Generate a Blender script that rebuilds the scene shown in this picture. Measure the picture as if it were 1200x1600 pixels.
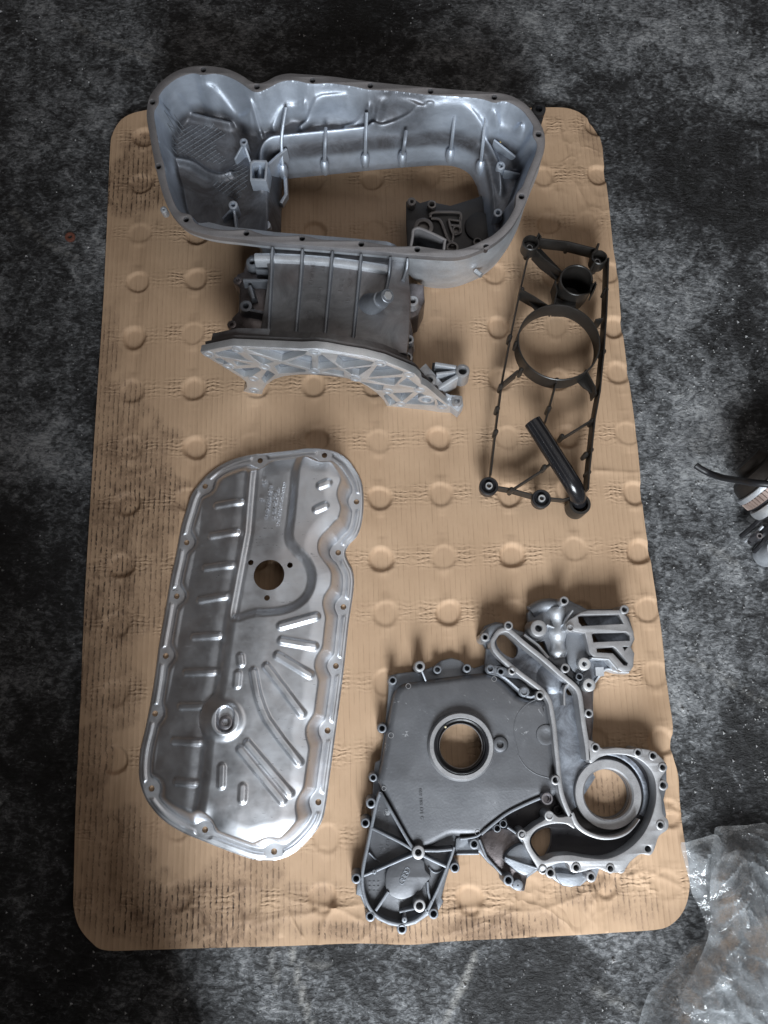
import bpy, math, random
import numpy as np
from mathutils import Matrix, Vector
from mathutils.geometry import tessellate_polygon

for _o in list(bpy.data.objects):
    bpy.data.objects.remove(_o)
random.seed(7)
scene = bpy.context.scene
col = scene.collection

# ------------------------------------------------------------------ camera
CAM_H, FPX, PITCH, ROLL = 1.0, 1230.0, 0.2420, -0.0022
CAM_M = np.array(Matrix.Rotation(PITCH, 3, 'X') @ Matrix.Rotation(ROLL, 3, 'Y'))
cam = bpy.data.cameras.new('camera')
cam_ob = bpy.data.objects.new('camera', cam)
col.objects.link(cam_ob)
cam.sensor_fit = 'VERTICAL'
cam.sensor_height = 36.0
cam.lens = FPX * 36.0 / 1600.0
cam.clip_start, cam.clip_end = 0.02, 60.0
cam_ob.matrix_world = Matrix.Translation((0, 0, CAM_H)) @ (Matrix.Rotation(PITCH, 4, 'X') @ Matrix.Rotation(ROLL, 4, 'Y'))
scene.camera = cam_ob

# ------------------------------------------------------------------ light: an indoor shop floor lit by a wide doorway
world = bpy.data.worlds.new('World')
scene.world = world
world.use_nodes = True
_bg = world.node_tree.nodes['Background']
_bg.inputs['Color'].default_value = (1.0, 0.87, 0.80, 1)
_bg.inputs['Strength'].default_value = 0.055

def area_light(name, loc, target, sx, sy, power, color):
    l = bpy.data.lights.new(name, 'AREA')
    l.shape = 'RECTANGLE'
    l.size, l.size_y = sx, sy
    l.energy = power
    l.color = color
    o = bpy.data.objects.new(name, l)
    col.objects.link(o)
    o.location = loc
    d = Vector(target) - Vector(loc)
    o.rotation_euler = d.to_track_quat('-Z', 'Y').to_euler()
    return o

area_light('doorway_light', (0.03, -1.80, 1.40), (0.10, 0.15, 0), 0.95, 1.0, 120, (0.89, 0.95, 1.0))
area_light('overhead_fill', (0.95, 0.75, 2.7), (0.25, 0.3, 0), 2.4, 2.2, 12, (1.0, 0.96, 0.93))  # added overhead fill, stands for no lamp that is seen

scene.view_settings.view_transform = 'Standard'
scene.view_settings.look = 'None'
scene.view_settings.exposure = 0.0
scene.view_settings.gamma = 1.0
scene.render.engine = 'CYCLES'

# ------------------------------------------------------------------ photograph pixel -> point on a plane
CAM_P = np.array([0, 0, CAM_H])
def ray(px, py):
    return CAM_M @ np.array([(px - 600) / FPX, -(py - 800) / FPX, -1.0])
def at(px, py, z=0.0):
    d = ray(px, py)
    t = (z - CAM_H) / d[2]
    return CAM_P + d * t
def at_plane(px, py, p0, n):
    d = ray(px, py)
    t = np.dot(np.array(p0) - CAM_P, n) / np.dot(d, n)
    return CAM_P + d * t
def pts(seq, z=0.0):
    return np.array([at(x, y, z)[:2] for x, y in seq])
def crop(seq, x0, y0, s):
    return [(x0 + x / s, y0 + y / s) for x, y in seq]

def smooth(P, n=6, closed=True):
    """Catmull-Rom through the points."""
    P = np.asarray(P, float)
    N = len(P)
    out = []
    rng = range(N) if closed else range(N - 1)
    for i in rng:
        if closed:
            a, b, c, d = P[(i - 1) % N], P[i], P[(i + 1) % N], P[(i + 2) % N]
        else:
            a, b, c, d = P[max(i - 1, 0)], P[i], P[i + 1], P[min(i + 2, N - 1)]
        for k in range(n):
            t = k / n
            out.append(0.5 * ((2 * b) + (-a + c) * t + (2 * a - 5 * b + 4 * c - d) * t * t + (-a + 3 * b - 3 * c + d) * t ** 3))
    if not closed:
        out.append(P[-1])
    return np.array(out)

def area2(P):
    x, y = P[:, 0], P[:, 1]
    return float(np.sum(x * np.roll(y, -1) - np.roll(x, -1) * y))
def ccw(P):
    P = np.asarray(P, float)[:, :2]
    keep = [0]
    for i in range(1, len(P)):
        if np.hypot(*(P[i] - P[keep[-1]])) > 1e-5:
            keep.append(i)
    P = P[keep]
    if np.hypot(*(P[0] - P[-1])) < 1e-5:
        P = P[:-1]
    return P if area2(P) > 0 else P[::-1]
def inset(P, d):
    """Move a CCW loop inward by d (negative = outward)."""
    a, b, c = np.roll(P, 1, 0), P, np.roll(P, -1, 0)
    e1, e2 = b - a, c - b
    e1 /= np.linalg.norm(e1, axis=1)[:, None] + 1e-12
    e2 /= np.linalg.norm(e2, axis=1)[:, None] + 1e-12
    n1 = np.stack([-e1[:, 1], e1[:, 0]], 1)
    n2 = np.stack([-e2[:, 1], e2[:, 0]], 1)
    m = n1 + n2
    m /= np.linalg.norm(m, axis=1)[:, None] + 1e-12
    k = np.clip((m * n1).sum(1), 0.55, 1)
    return P + m * (d / k)[:, None]
def circle(c, r, n=24):
    t = np.arange(n) / n * 2 * math.pi
    return np.stack([c[0] + r * np.cos(t), c[1] + r * np.sin(t)], 1)
def sdf(P, X, Y):
    """Signed distance to closed polygon (positive inside) and nearest boundary point."""
    P = np.asarray(P)
    x, y = X.ravel(), Y.ravel()
    best = np.full(x.shape, 1e9)
    bx, by = x.copy(), y.copy()
    ins = np.zeros(x.shape, bool)
    N = len(P)
    for i in range(N):
        ax, ay = P[i]
        cx, cy = P[(i + 1) % N]
        dx, dy = cx - ax, cy - ay
        L = dx * dx + dy * dy + 1e-18
        t = np.clip(((x - ax) * dx + (y - ay) * dy) / L, 0, 1)
        qx, qy = ax + t * dx, ay + t * dy
        d = (x - qx) ** 2 + (y - qy) ** 2
        m = d < best
        best[m] = d[m]
        bx[m] = qx[m]
        by[m] = qy[m]
        if ay != cy:
            cr = (ay > y) != (cy > y)
            ins ^= cr & (x < (cx - ax) * (y - ay) / (cy - ay) + ax)
    s = np.sqrt(best) * np.where(ins, 1, -1)
    return s.reshape(X.shape), bx.reshape(X.shape), by.reshape(X.shape)
def seg_dist(path, X, Y):
    best = np.full(X.shape, 1e9)
    for (ax, ay), (cx, cy) in zip(path[:-1], path[1:]):
        dx, dy = cx - ax, cy - ay
        L = dx * dx + dy * dy + 1e-18
        t = np.clip(((X - ax) * dx + (Y - ay) * dy) / L, 0, 1)
        best = np.minimum(best, (X - ax - t * dx) ** 2 + (Y - ay - t * dy) ** 2)
    return np.sqrt(best)
def sstep(a, b, x):
    t = np.clip((x - a) / (b - a), 0, 1)
    return t * t * (3 - 2 * t)
def vnoise(X, Y, scale, seed=0):
    """cheap smooth value noise, -1..1"""
    rs = np.random.RandomState(seed)
    T = rs.rand(64, 64) * 2 - 1
    u, v = X * scale, Y * scale
    i, j = np.floor(u).astype(int), np.floor(v).astype(int)
    fu, fv = u - i, v - j
    fu, fv = fu * fu * (3 - 2 * fu), fv * fv * (3 - 2 * fv)
    g = lambda a, b: T[a % 64, b % 64]
    return (g(i, j) * (1 - fu) + g(i + 1, j) * fu) * (1 - fv) + (g(i, j + 1) * (1 - fu) + g(i + 1, j + 1) * fu) * fv

class MB:
    """collects shapes; build() links them as one mesh object"""
    def __init__(self):
        self.v, self.f = [], []
    def add(self, V, F):
        o = len(self.v)
        self.v.extend([tuple(map(float, p)) for p in V])
        self.f.extend([tuple(i + o for i in q) for q in F])
        return self
    def plate(self, outer, holes=(), z0=0.0, z1=0.01, b=0.001, fn=None, bottom=True):
        """extruded outline with openings and a rounded upper edge; fn maps (x,y,z)->xyz"""
        loops = [ccw(outer)] + [ccw(h)[::-1] for h in holes]
        V, F = [], []
        caps, bots = [], []
        steps = ((0.0, z0), (0.0, z1 - b), (0.29 * b, z1 - 0.29 * b), (b, z1)) if b > 0 else ((0, z0), (0, z1))
        for L in loops:
            n = len(L)
            base = len(V)
            for off, z in steps:
                Q = inset(L, off) if off else L
                V += [(p[0], p[1], z) for p in Q]
            for s in range(len(steps) - 1):
                for i in range(n):
                    j = (i + 1) % n
                    F.append((base + s * n + i, base + s * n + j, base + (s + 1) * n + j, base + (s + 1) * n + i))
            caps.append([base + (len(steps) - 1) * n + i for i in range(n)])
            bots.append([base + i for i in range(n)])
        for grp, flip in ((caps, False),) + (((bots, True),) if bottom else ()):
            flat = [i for g in grp for i in g]
            tris = tessellate_polygon([[Vector((V[i][0], V[i][1], 0)) for i in g] for g in grp])
            for t in tris:
                a, b_, c = (flat[k] for k in t)
                cr = (V[b_][0] - V[a][0]) * (V[c][1] - V[a][1]) - (V[b_][1] - V[a][1]) * (V[c][0] - V[a][0])
                if (cr > 0) == flip:
                    a, c = c, a
                F.append((a, b_, c))
        if fn:
            V = [fn(*p) for p in V]
        return self.add(V, F)
    def lathe(self, c, prof, n=24, fn=None, close=False, cap=True):
        V, F = [], []
        m = len(prof)
        for r, z in prof:
            for k in range(n):
                t = 2 * math.pi * k / n
                V.append((c[0] + r * math.cos(t), c[1] + r * math.sin(t), z))
        for s in range(m - 1 + (1 if close else 0)):
            for k in range(n):
                j = (k + 1) % n
                s2 = (s + 1) % m
                F.append((s * n + k, s * n + j, s2 * n + j, s2 * n + k))
        if cap and not close:
            if prof[-1][0] > 1e-6:
                F.append(tuple((m - 1) * n + k for k in range(n)))
        if fn:
            V = [fn(*p) for p in V]
        return self.add(V, F)
    def boss(self, c, r, rh, z0, z1, n=20, deep=None, flare=0.0, fn=None):
        """round bolt boss with a bore"""
        b = min(0.0010, (r - rh) * 0.3)
        zb = z0 + 0.0015 if deep is None else z1 - deep
        return self.lathe(c, [(r + flare, z0), (r + flare * .3, z0 + (z1 - z0) * .5), (r, z1 - b), (r - .3 * b, z1 - .3 * b), (r - b, z1), (rh + b * .6, z1), (rh, z1 - b), (rh, zb)], n, fn)
    def rib(self, path, w, z0, z1, flare=0.0, b=None, fn=None, w1=None):
        """wall following a path; z1 may be a list"""
        P = np.asarray(path, float)
        n = len(P)
        if b is None:
            b = min(w * 0.25, 0.0012)
        zt = np.full(n, z1) if np.isscalar(z1) else np.asarray(z1, float)
        ws = np.full(n, w) if w1 is None else np.linspace(w, w1, n)
        T = np.gradient(P, axis=0)
        T /= np.linalg.norm(T, axis=1)[:, None] + 1e-12
        N = np.stack([-T[:, 1], T[:, 0]], 1)
        V, F = [], []
        for i in range(n):
            h = ws[i] / 2
            for o, z in ((h + flare, z0), (h, zt[i] - b), (h - .3 * b, zt[i] - .3 * b), (h - b, zt[i]), (-h + b, zt[i]), (-h + .3 * b, zt[i] - .3 * b), (-h, zt[i] - b), (-h - flare, z0)):
                q = P[i] + N[i] * o
                V.append((q[0], q[1], z))
        k = 8
        for i in range(n - 1):
            for s in range(k - 1):
                F.append((i * k + s, (i + 1) * k + s, (i + 1) * k + s + 1, i * k + s + 1))
        F.append(tuple(range(k)))
        F.append(tuple((n - 1) * k + s for s in range(k - 1, -1, -1)))
        if fn:
            V = [fn(*p) for p in V]
        return self.add(V, F)
    def tube(self, path, r, n=10, caps=True):
        P = np.asarray(path, float)
        m = len(P)
        R = np.full(m, r) if np.isscalar(r) else np.asarray(r, float)
        T = np.gradient(P, axis=0)
        T /= np.linalg.norm(T, axis=1)[:, None] + 1e-12
        up = np.array([0, 0, 1.0]) if abs(T[0, 2]) < 0.9 else np.array([0, 1.0, 0])
        V, F = [], []
        a = np.cross(T[0], up)
        a /= np.linalg.norm(a)
        for i in range(m):
            a = a - T[i] * np.dot(a, T[i])
            a /= np.linalg.norm(a) + 1e-12
            c = np.cross(T[i], a)
            for k in range(n):
                t = 2 * math.pi * k / n
                V.append(P[i] + R[i] * (a * math.cos(t) + c * math.sin(t)))
        for i in range(m - 1):
            for k in range(n):
                j = (k + 1) % n
                F.append((i * n + k, i * n + j, (i + 1) * n + j, (i + 1) * n + k))
        if caps:
            F.append(tuple(range(n - 1, -1, -1)))
            F.append(tuple((m - 1) * n + k for k in range(n)))
        return self.add(V, F)
    def box(self, lo, hi):
        x0, y0, z0 = lo
        x1, y1, z1 = hi
        V = [(x0, y0, z0), (x1, y0, z0), (x1, y1, z0), (x0, y1, z0), (x0, y0, z1), (x1, y0, z1), (x1, y1, z1), (x0, y1, z1)]
        return self.add(V, [(3, 2, 1, 0), (4, 5, 6, 7), (0, 1, 5, 4), (1, 2, 6, 5), (2, 3, 7, 6), (3, 0, 4, 7)])
    def build(self, name, material, parent=None, angle=35, label=None):
        me = bpy.data.meshes.new(name)
        V = np.array(self.v)
        if parent is not None:
            V = V - np.array(ORIGIN[parent.name])
        me.from_pydata(V.tolist(), [], self.f)
        me.update()
        me.polygons.foreach_set('use_smooth', [True] * len(me.polygons))
        me.set_sharp_from_angle(angle=math.radians(angle))
        me.materials.append(material)
        o = bpy.data.objects.new(name, me)
        col.objects.link(o)
        if parent is not None:
            o.parent = parent
            ORIGIN[o.name] = ORIGIN[parent.name]
        else:
            ORIGIN[o.name] = (0, 0, 0)
        if label:
            o['label'] = label
        return o

ORIGIN = {}
def thing(name, label, cat, loc, group=None):
    o = bpy.data.objects.new(name, None)
    o.empty_display_size = 0.03
    col.objects.link(o)
    o.location = loc
    ORIGIN[o.name] = tuple(loc)
    o['label'] = label
    o['category'] = cat
    if group:
        o['group'] = group
    return o
def tag(o, label=None, cat=None, group=None, kind=None):
    for k, v in (('label', label), ('category', cat), ('group', group), ('kind', kind)):
        if v:
            o[k] = v
    return o

def field(outer, holes, res, hfun, depth=0.002, attr=None):
    """sheet over an outline (with round or polygonal openings), z = hfun(X, Y); returns verts, faces, extras"""
    lo, hi = outer.min(0) - res, outer.max(0) + res
    xs = np.arange(lo[0], hi[0] + res, res)
    ys = np.arange(lo[1], hi[1] + res, res)
    X, Y = np.meshgrid(xs, ys, indexing='ij')
    s, bx, by = sdf(outer, X, Y)
    keep = s > 0
    nx, ny = X.copy(), Y.copy()
    out = ~keep
    nx[out], ny[out] = bx[out], by[out]
    near = keep & (s < res * .35)
    nx[near], ny[near] = bx[near], by[near]
    good = s > -res * 1.3
    inh = np.zeros(X.shape, bool)
    for h in holes:
        hs, hx, hy = sdf(h, X, Y)
        m = hs > -res * .35
        nx[m], ny[m] = hx[m], hy[m]
        inh |= hs > 0
        good &= ~(hs > res * 1.3)
    core = keep & ~inh
    Z = hfun(nx, ny)
    idx = -np.ones(X.shape, int)
    cell = (core[:-1, :-1] | core[1:, :-1] | core[:-1, 1:] | core[1:, 1:])
    cell &= good[:-1, :-1] & good[1:, :-1] & good[:-1, 1:] & good[1:, 1:]
    use = np.zeros(X.shape, bool)
    for a in (slice(None, -1), slice(1, None)):
        for b in (slice(None, -1), slice(1, None)):
            use[a, b] |= cell
    idx[use] = np.arange(use.sum())
    V = np.stack([nx[use], ny[use], Z[use]], 1)
    I, J = np.nonzero(cell)
    F = np.stack([idx[I, J], idx[I + 1, J], idx[I + 1, J + 1], idx[I, J + 1]], 1)
    # skirt round every open edge
    E = np.concatenate([F[:, [0, 1]], F[:, [1, 2]], F[:, [2, 3]], F[:, [3, 0]]])
    key = np.sort(E, 1)
    _, inv, cnt = np.unique(key, axis=0, return_inverse=True, return_counts=True)
    B = E[cnt[inv.ravel()] == 1]
    n0 = len(V)
    bv = np.unique(B)
    mp = -np.ones(n0, int)
    mp[bv] = n0 + np.arange(len(bv))
    low = V[bv].copy()
    low[:, 2] -= depth
    V2 = np.concatenate([V, low])
    S = np.stack([B[:, 1], B[:, 0], mp[B[:, 0]], mp[B[:, 1]]], 1)
    return V2, np.concatenate([F, S])
def field_obj(name, material, VF, parent=None, attrs=None, angle=40):
    V, F = VF
    if parent is not None:
        V = V - np.array(ORIGIN[parent.name])
    me = bpy.data.meshes.new(name)
    me.vertices.add(len(V))
    me.vertices.foreach_set('co', V.astype(np.float32).ravel())
    me.loops.add(F.size)
    me.loops.foreach_set('vertex_index', F.astype(np.int32).ravel())
    me.polygons.add(len(F))
    me.polygons.foreach_set('loop_start', (np.arange(len(F)) * 4).astype(np.int32))
    me.polygons.foreach_set('use_smooth', np.ones(len(F), bool))
    me.update(calc_edges=True)
    me.validate()
    me.set_sharp_from_angle(angle=math.radians(angle))
    for k, fn in (attrs or {}).items():
        a = me.attributes.new(k, 'FLOAT', 'POINT')
        a.data.foreach_set('value', fn(V[:, 0], V[:, 1])[:len(me.vertices)].astype(np.float32))
    me.materials.append(material)
    o = bpy.data.objects.new(name, me)
    col.objects.link(o)
    if parent is not None:
        o.parent = parent
        ORIGIN[o.name] = ORIGIN[parent.name]
    else:
        ORIGIN[o.name] = (0, 0, 0)
    return o

# ------------------------------------------------------------------ materials
class Nodes:
    def __init__(self, name):
        self.m = bpy.data.materials.new(name)
        self.m.use_nodes = True
        self.t = self.m.node_tree
        self.b = self.t.nodes['Principled BSDF']
        self.out = self.t.nodes['Material Output']
        self.tc = self.t.nodes.new('ShaderNodeTexCoord')
    def n(self, kind, **kw):
        nd = self.t.nodes.new(kind)
        for k, v in kw.items():
            if hasattr(nd, k) and not k[0].isupper():
                setattr(nd, k, v)
            else:
                nd.inputs[k.replace('_', ' ')].default_value = v
        return nd
    def l(self, a, b):
        self.t.links.new(a, b)
    def noise(self, scale, detail=4, rough=.6, vec=None, dist=0.0):
        nd = self.n('ShaderNodeTexNoise', Scale=scale, Detail=detail, Roughness=rough, Distortion=dist)
        self.l(vec or self.tc.outputs['Object'], nd.inputs['Vector'])
        return nd.outputs['Fac']
    def mapped(self, scale=(1, 1, 1), rot=(0, 0, 0)):
        nd = self.n('ShaderNodeMapping')
        nd.inputs['Scale'].default_value = scale
        nd.inputs['Rotation'].default_value = rot
        self.l(self.tc.outputs['Object'], nd.inputs['Vector'])
        return nd.outputs['Vector']
    def ramp(self, fac, stops, interp='LINEAR'):
        nd = self.n('ShaderNodeValToRGB')
        cr = nd.color_ramp
        cr.interpolation = interp
        while len(cr.elements) < len(stops):
            cr.elements.new(0.5)
        for e, (p, c) in zip(cr.elements, stops):
            e.position = p
            e.color = (c, c, c, 1) if np.isscalar(c) else (*c, 1)
        self.l(fac, nd.inputs['Fac'])
        return nd.outputs['Color']
    def mix(self, fac, a, b, mode='MIX'):
        nd = self.n('ShaderNodeMix', data_type='RGBA', blend_type=mode)
        for s, k in ((fac, 0), (a, 6), (b, 7)):
            if hasattr(s, 'links'):
                self.l(s, nd.inputs[k])
            elif k == 0:
                nd.inputs[0].default_value = s
            else:
                nd.inputs[k].default_value = (*s, 1) if len(s) == 3 else s
        return nd.outputs[2]
    def math(self, op, a, b=None, clamp=False):
        nd = self.n('ShaderNodeMath', operation=op, use_clamp=clamp)
        for i, s in enumerate((a, b)):
            if s is None:
                continue
            if hasattr(s, 'links'):
                self.l(s, nd.inputs[i])
            else:
                nd.inputs[i].default_value = s
        return nd.outputs[0]
    def attr(self, name):
        nd = self.n('ShaderNodeAttribute', attribute_name=name)
        return nd.outputs['Fac']
    def bump(self, h, dist, strength=1.0, prev=None):
        nd = self.n('ShaderNodeBump', Strength=strength, Distance=dist)
        self.l(h, nd.inputs['Height'])
        if prev is not None:
            self.l(prev, nd.inputs['Normal'])
        self.l(nd.outputs['Normal'], self.b.inputs['Normal'])
        return nd.outputs['Normal']
    def set(self, **kw):
        for k, v in kw.items():
            s = self.b.inputs[k.replace('_', ' ')]
            if hasattr(v, 'links'):
                self.l(v, s)
            else:
                s.default_value = (*v, 1) if (not np.isscalar(v) and len(v) == 3) else v
        return self.m

def cast_metal(name, c0, c1, rough=(.38, .6), metallic=.9, scale=28, oil=0.0, bump=.00025, streak=False):
    """die-cast aluminium: blotchy tone, pitted skin, dried oil film"""
    g = Nodes(name)
    big = g.noise(scale, 5, .65)
    fine = g.noise(900, 3, .7)
    base = g.mix(g.ramp(big, [(.32, 0.), (.70, 1.)]), c0, c1)
    base = g.mix(g.ramp(fine, [(.35, .0), (.8, .35)]), base, tuple(min(1, k * 1.5) for k in c1))
    if oil:
        o = g.ramp(g.noise(14, 5, .7, dist=.6), [(.46, 0.), (.62, oil)])
        base = g.mix(o, base, (.035, .028, .026))
    r = g.ramp(g.noise(60, 4, .6), [(.3, rough[0]), (.75, rough[1])])
    g.bump(g.noise(420, 4, .6), bump, .8)
    return g.set(Base_Color=base, Metallic=metallic, Roughness=r)
def plain(name, c, rough=.5, metallic=0., var=.25, scale=60, bump=.0001, bscale=500):
    g = Nodes(name)
    b = g.mix(g.noise(scale, 5, .65), tuple(k * (1 - var) for k in c), tuple(min(1, k * (1 + var)) for k in c))
    r = g.ramp(g.noise(scale * 1.7, 3, .6), [(.3, max(.05, rough - .1)), (.7, min(1, rough + .1))])
    if bump:
        g.bump(g.noise(bscale, 4, .6), bump, .7)
    return g.set(Base_Color=b, Metallic=metallic, Roughness=r)
# ------------------------------------------------------------------ shared materials
M = {}
M['alu'] = cast_metal('cast_aluminium', (.40, .42, .45), (.60, .62, .65), (.46, .64), .8)
M['alu_bright'] = cast_metal('machined_aluminium', (.50, .51, .53), (.68, .69, .70), (.40, .54), .85, bump=.0001)
M['alu_grey'] = cast_metal('grey_cast_aluminium', (.15, .16, .18), (.26, .275, .30), (.46, .62), .75, scale=18)
M['alu_oily'] = cast_metal('oily_cast_aluminium', (.10, .085, .085), (.20, .18, .18), (.30, .5), scale=20, oil=.7)
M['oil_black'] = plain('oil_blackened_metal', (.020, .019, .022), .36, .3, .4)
M['rubber'] = plain('black_rubber', (.012, .012, .014), .42, 0, .3)

# ------------------------------------------------------------------ floor
def px_blob(cx, cy, rx, ry, s=1.0, rot=0.0, z=0.0):
    c = at(cx, cy, z)
    ex = at(cx + rx, cy, z)[0] - c[0]
    ey = at(cx, cy - ry, z)[1] - c[1]
    return (c[0], c[1], abs(ex), abs(ey), s, rot)
def blobs_fn(B, seed=1, rough=.35, scale=9):
    def fn(x, y):
        out = np.zeros_like(x)
        nz = vnoise(x, y, scale, seed) * .6 + vnoise(x, y, scale * 2.7, seed + 1) * .4
        for cx, cy, rx, ry, s, rot in B:
            c, sn = math.cos(rot), math.sin(rot)
            u, v = (x - cx) * c + (y - cy) * sn, -(x - cx) * sn + (y - cy) * c
            d = np.sqrt((u / rx) ** 2 + (v / ry) ** 2) + nz * rough
            out = np.maximum(out, s * (1 - sstep(.75, 1.15, d)))
        return out
    return fn
FLOOR_Z = -0.009
fb = [px_blob(*b, z=FLOOR_Z) for b in [  # oil stains and cast shade, both put into the floor colour
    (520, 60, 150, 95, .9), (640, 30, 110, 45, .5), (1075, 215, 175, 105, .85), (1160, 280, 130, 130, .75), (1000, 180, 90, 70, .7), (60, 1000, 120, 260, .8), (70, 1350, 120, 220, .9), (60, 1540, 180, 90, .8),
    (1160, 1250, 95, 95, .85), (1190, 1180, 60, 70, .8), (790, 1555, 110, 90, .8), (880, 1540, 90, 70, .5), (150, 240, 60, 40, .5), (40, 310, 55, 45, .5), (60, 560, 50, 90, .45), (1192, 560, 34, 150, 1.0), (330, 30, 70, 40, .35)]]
fc = [px_blob(*b, z=FLOOR_Z) for b in [
    (1060, 610, 85, 150, .8), (1070, 1030, 90, 110, .9), (1090, 440, 80, 70, .6), (860, 60, 170, 55, .85), (1010, 60, 110, 50, .7), (90, 200, 110, 70, .5), (250, 50, 120, 50, .45),
    (1090, 860, 90, 130, .55), (560, 1550, 160, 70, .25), (380, 1540, 80, 60, .4), (1100, 1500, 70, 60, .35), (100, 420, 60, 70, .3)]]
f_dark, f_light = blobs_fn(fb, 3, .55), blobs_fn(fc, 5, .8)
f_lines = [[(455, 1482), (468, 1540), (486, 1605)], [(742, 1492), (722, 1545), (690, 1606)], [(930, 1548), (1005, 1585)], [(425, 1490), (432, 1540)], [(475, 1505), (510, 1512)],
           [(110, 30), (150, 62), (240, 90)], [(20, 330), (70, 380), (118, 400)], [(1100, 850), (1150, 880)], [(1080, 1030), (1200, 1100)]]
f_lines = [[tuple(at(x, y, FLOOR_Z)[:2]) for x, y in L] for L in f_lines]
def f_chalk(x, y):
    out = np.zeros_like(x)
    w = .0035 + .002 * vnoise(x, y, 60, 8)
    for i, L in enumerate(f_lines):
        out = np.maximum(out, (1 - sstep(.4, 1.3, seg_dist(L, x, y) / w)) * (.95 if i < 2 else .45))
    return out

g = Nodes('worn_concrete')
v = g.tc.outputs['Object']
n1 = g.noise(5, 6, .62, dist=.3)
n2 = g.noise(44, 6, .70, dist=.8)
n3 = g.noise(190, 5, .74, g.mapped((.7, 1.25, 1), (0, 0, .25)), dist=.6)
lt, dk, ck = g.attr('light_wear'), g.attr('stain_and_shade'), g.attr('scratch')
t = g.math('ADD', g.math('MULTIPLY', g.math('SUBTRACT', n1, .5), 1.15), g.math('MULTIPLY', g.math('SUBTRACT', n2, .5), 1.15))
t = g.math('ADD', t, g.math('MULTIPLY', g.math('SUBTRACT', n3, .5), 1.35))
t = g.math('ADD', t, g.math('ADD', .565, g.math('MULTIPLY', lt, .13)))
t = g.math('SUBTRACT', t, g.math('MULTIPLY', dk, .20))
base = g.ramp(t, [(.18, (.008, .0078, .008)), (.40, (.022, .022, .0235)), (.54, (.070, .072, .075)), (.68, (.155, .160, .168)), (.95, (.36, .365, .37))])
base = g.mix(g.math('MULTIPLY', ck, g.ramp(n3, [(.38, .1), (.55, .9)])), base, (.38, .37, .35))
vor = g.n('ShaderNodeTexVoronoi', Scale=230.0)
g.l(v, vor.inputs['Vector'])
speck = g.ramp(vor.outputs['Distance'], [(.10, 1.), (.24, 0.)])
sepc = g.n('ShaderNodeSeparateColor')
g.l(vor.outputs['Color'], sepc.inputs[0])
pick = g.ramp(sepc.outputs[0], [(.94, 0.), (.955, .7)])
base = g.mix(g.math('MULTIPLY', speck, pick), base, (.46, .46, .47))
pit = g.ramp(sepc.outputs[1], [(.86, 0.), (.88, .9)])
base = g.mix(g.math('MULTIPLY', speck, pit), base, (.008, .008, .008))
hb = g.math('ADD', g.math('MULTIPLY', n2, .55), g.math('MULTIPLY', n3, .75))
p = g.bump(hb, .0060, 1.0)
g.bump(g.noise(650, 4, .75), .0009, .8, p)
rr = g.ramp(t, [(.25, .38), (.65, .72)])
g.set(Base_Color=base, Roughness=rr)
M['floor'] = g.m

def axis(lo, hi, dense, far):
    inner = np.arange(lo, hi, dense)
    return np.concatenate([np.linspace(-far, lo, 14)[:-1], inner, np.linspace(hi, far, 14)])
xs, ys = axis(-.80, .85, .006, 4.0), axis(-.55, 1.15, .006, 4.0)
X, Y = np.meshgrid(xs, ys, indexing='ij')
Z = FLOOR_Z + .0012 * vnoise(X, Y, 25, 1) + .0010 * vnoise(X, Y, 70, 2) - .0012
V = np.stack([X, Y, Z], -1).reshape(-1, 3)
ny_ = len(ys)
I, J = np.meshgrid(np.arange(len(xs) - 1), np.arange(ny_ - 1), indexing='ij')
a = (I * ny_ + J).ravel()
F = np.stack([a, a + ny_, a + ny_ + 1, a + 1], 1)
floor = field_obj('floor', M['floor'], (V, F), attrs={'stain_and_shade': f_dark, 'light_wear': f_light, 'scratch': f_chalk}, angle=180)
tag(floor, 'dark worn concrete workshop floor with oil stains and painted-in shade', kind='structure')

# loose grit on the concrete, mostly to the right of the card
mb = MB()
rs = np.random.RandomState(11)
for k in range(620):
    if k < 400:
        px, py = rs.uniform(1000, 1210), rs.uniform(430, 1250)
    elif k < 500:
        px, py = rs.uniform(-10, 1200), rs.uniform(1485, 1610)
    else:
        px, py = (rs.uniform(-10, 150), rs.uniform(0, 1500)) if k % 2 else (rs.uniform(0, 1200), rs.uniform(-10, 95))
    c = at(px, py, FLOOR_Z)
    r = rs.uniform(.0006, .0019) * (1.5 if rs.rand() < .08 else 1)
    q = [np.array([c[0], c[1], FLOOR_Z + .0003]) + r * np.array(d) * rs.uniform(.6, 1.3) for d in ((1, 0, 0), (-.5, .9, 0), (-.5, -.9, 0), (0, 0, 1.1), (.2, .1, -.8))]
    mb.add(q, [(0, 1, 3), (1, 2, 3), (2, 0, 3), (1, 0, 4), (2, 1, 4), (0, 2, 4)])
grit = mb.build('grit', plain('pale_grit', (.42, .42, .42), .5, 0, .5, 200, 0), angle=10)
tag(grit, 'pale grit scattered over the concrete floor', 'grit', kind='stuff')

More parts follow.
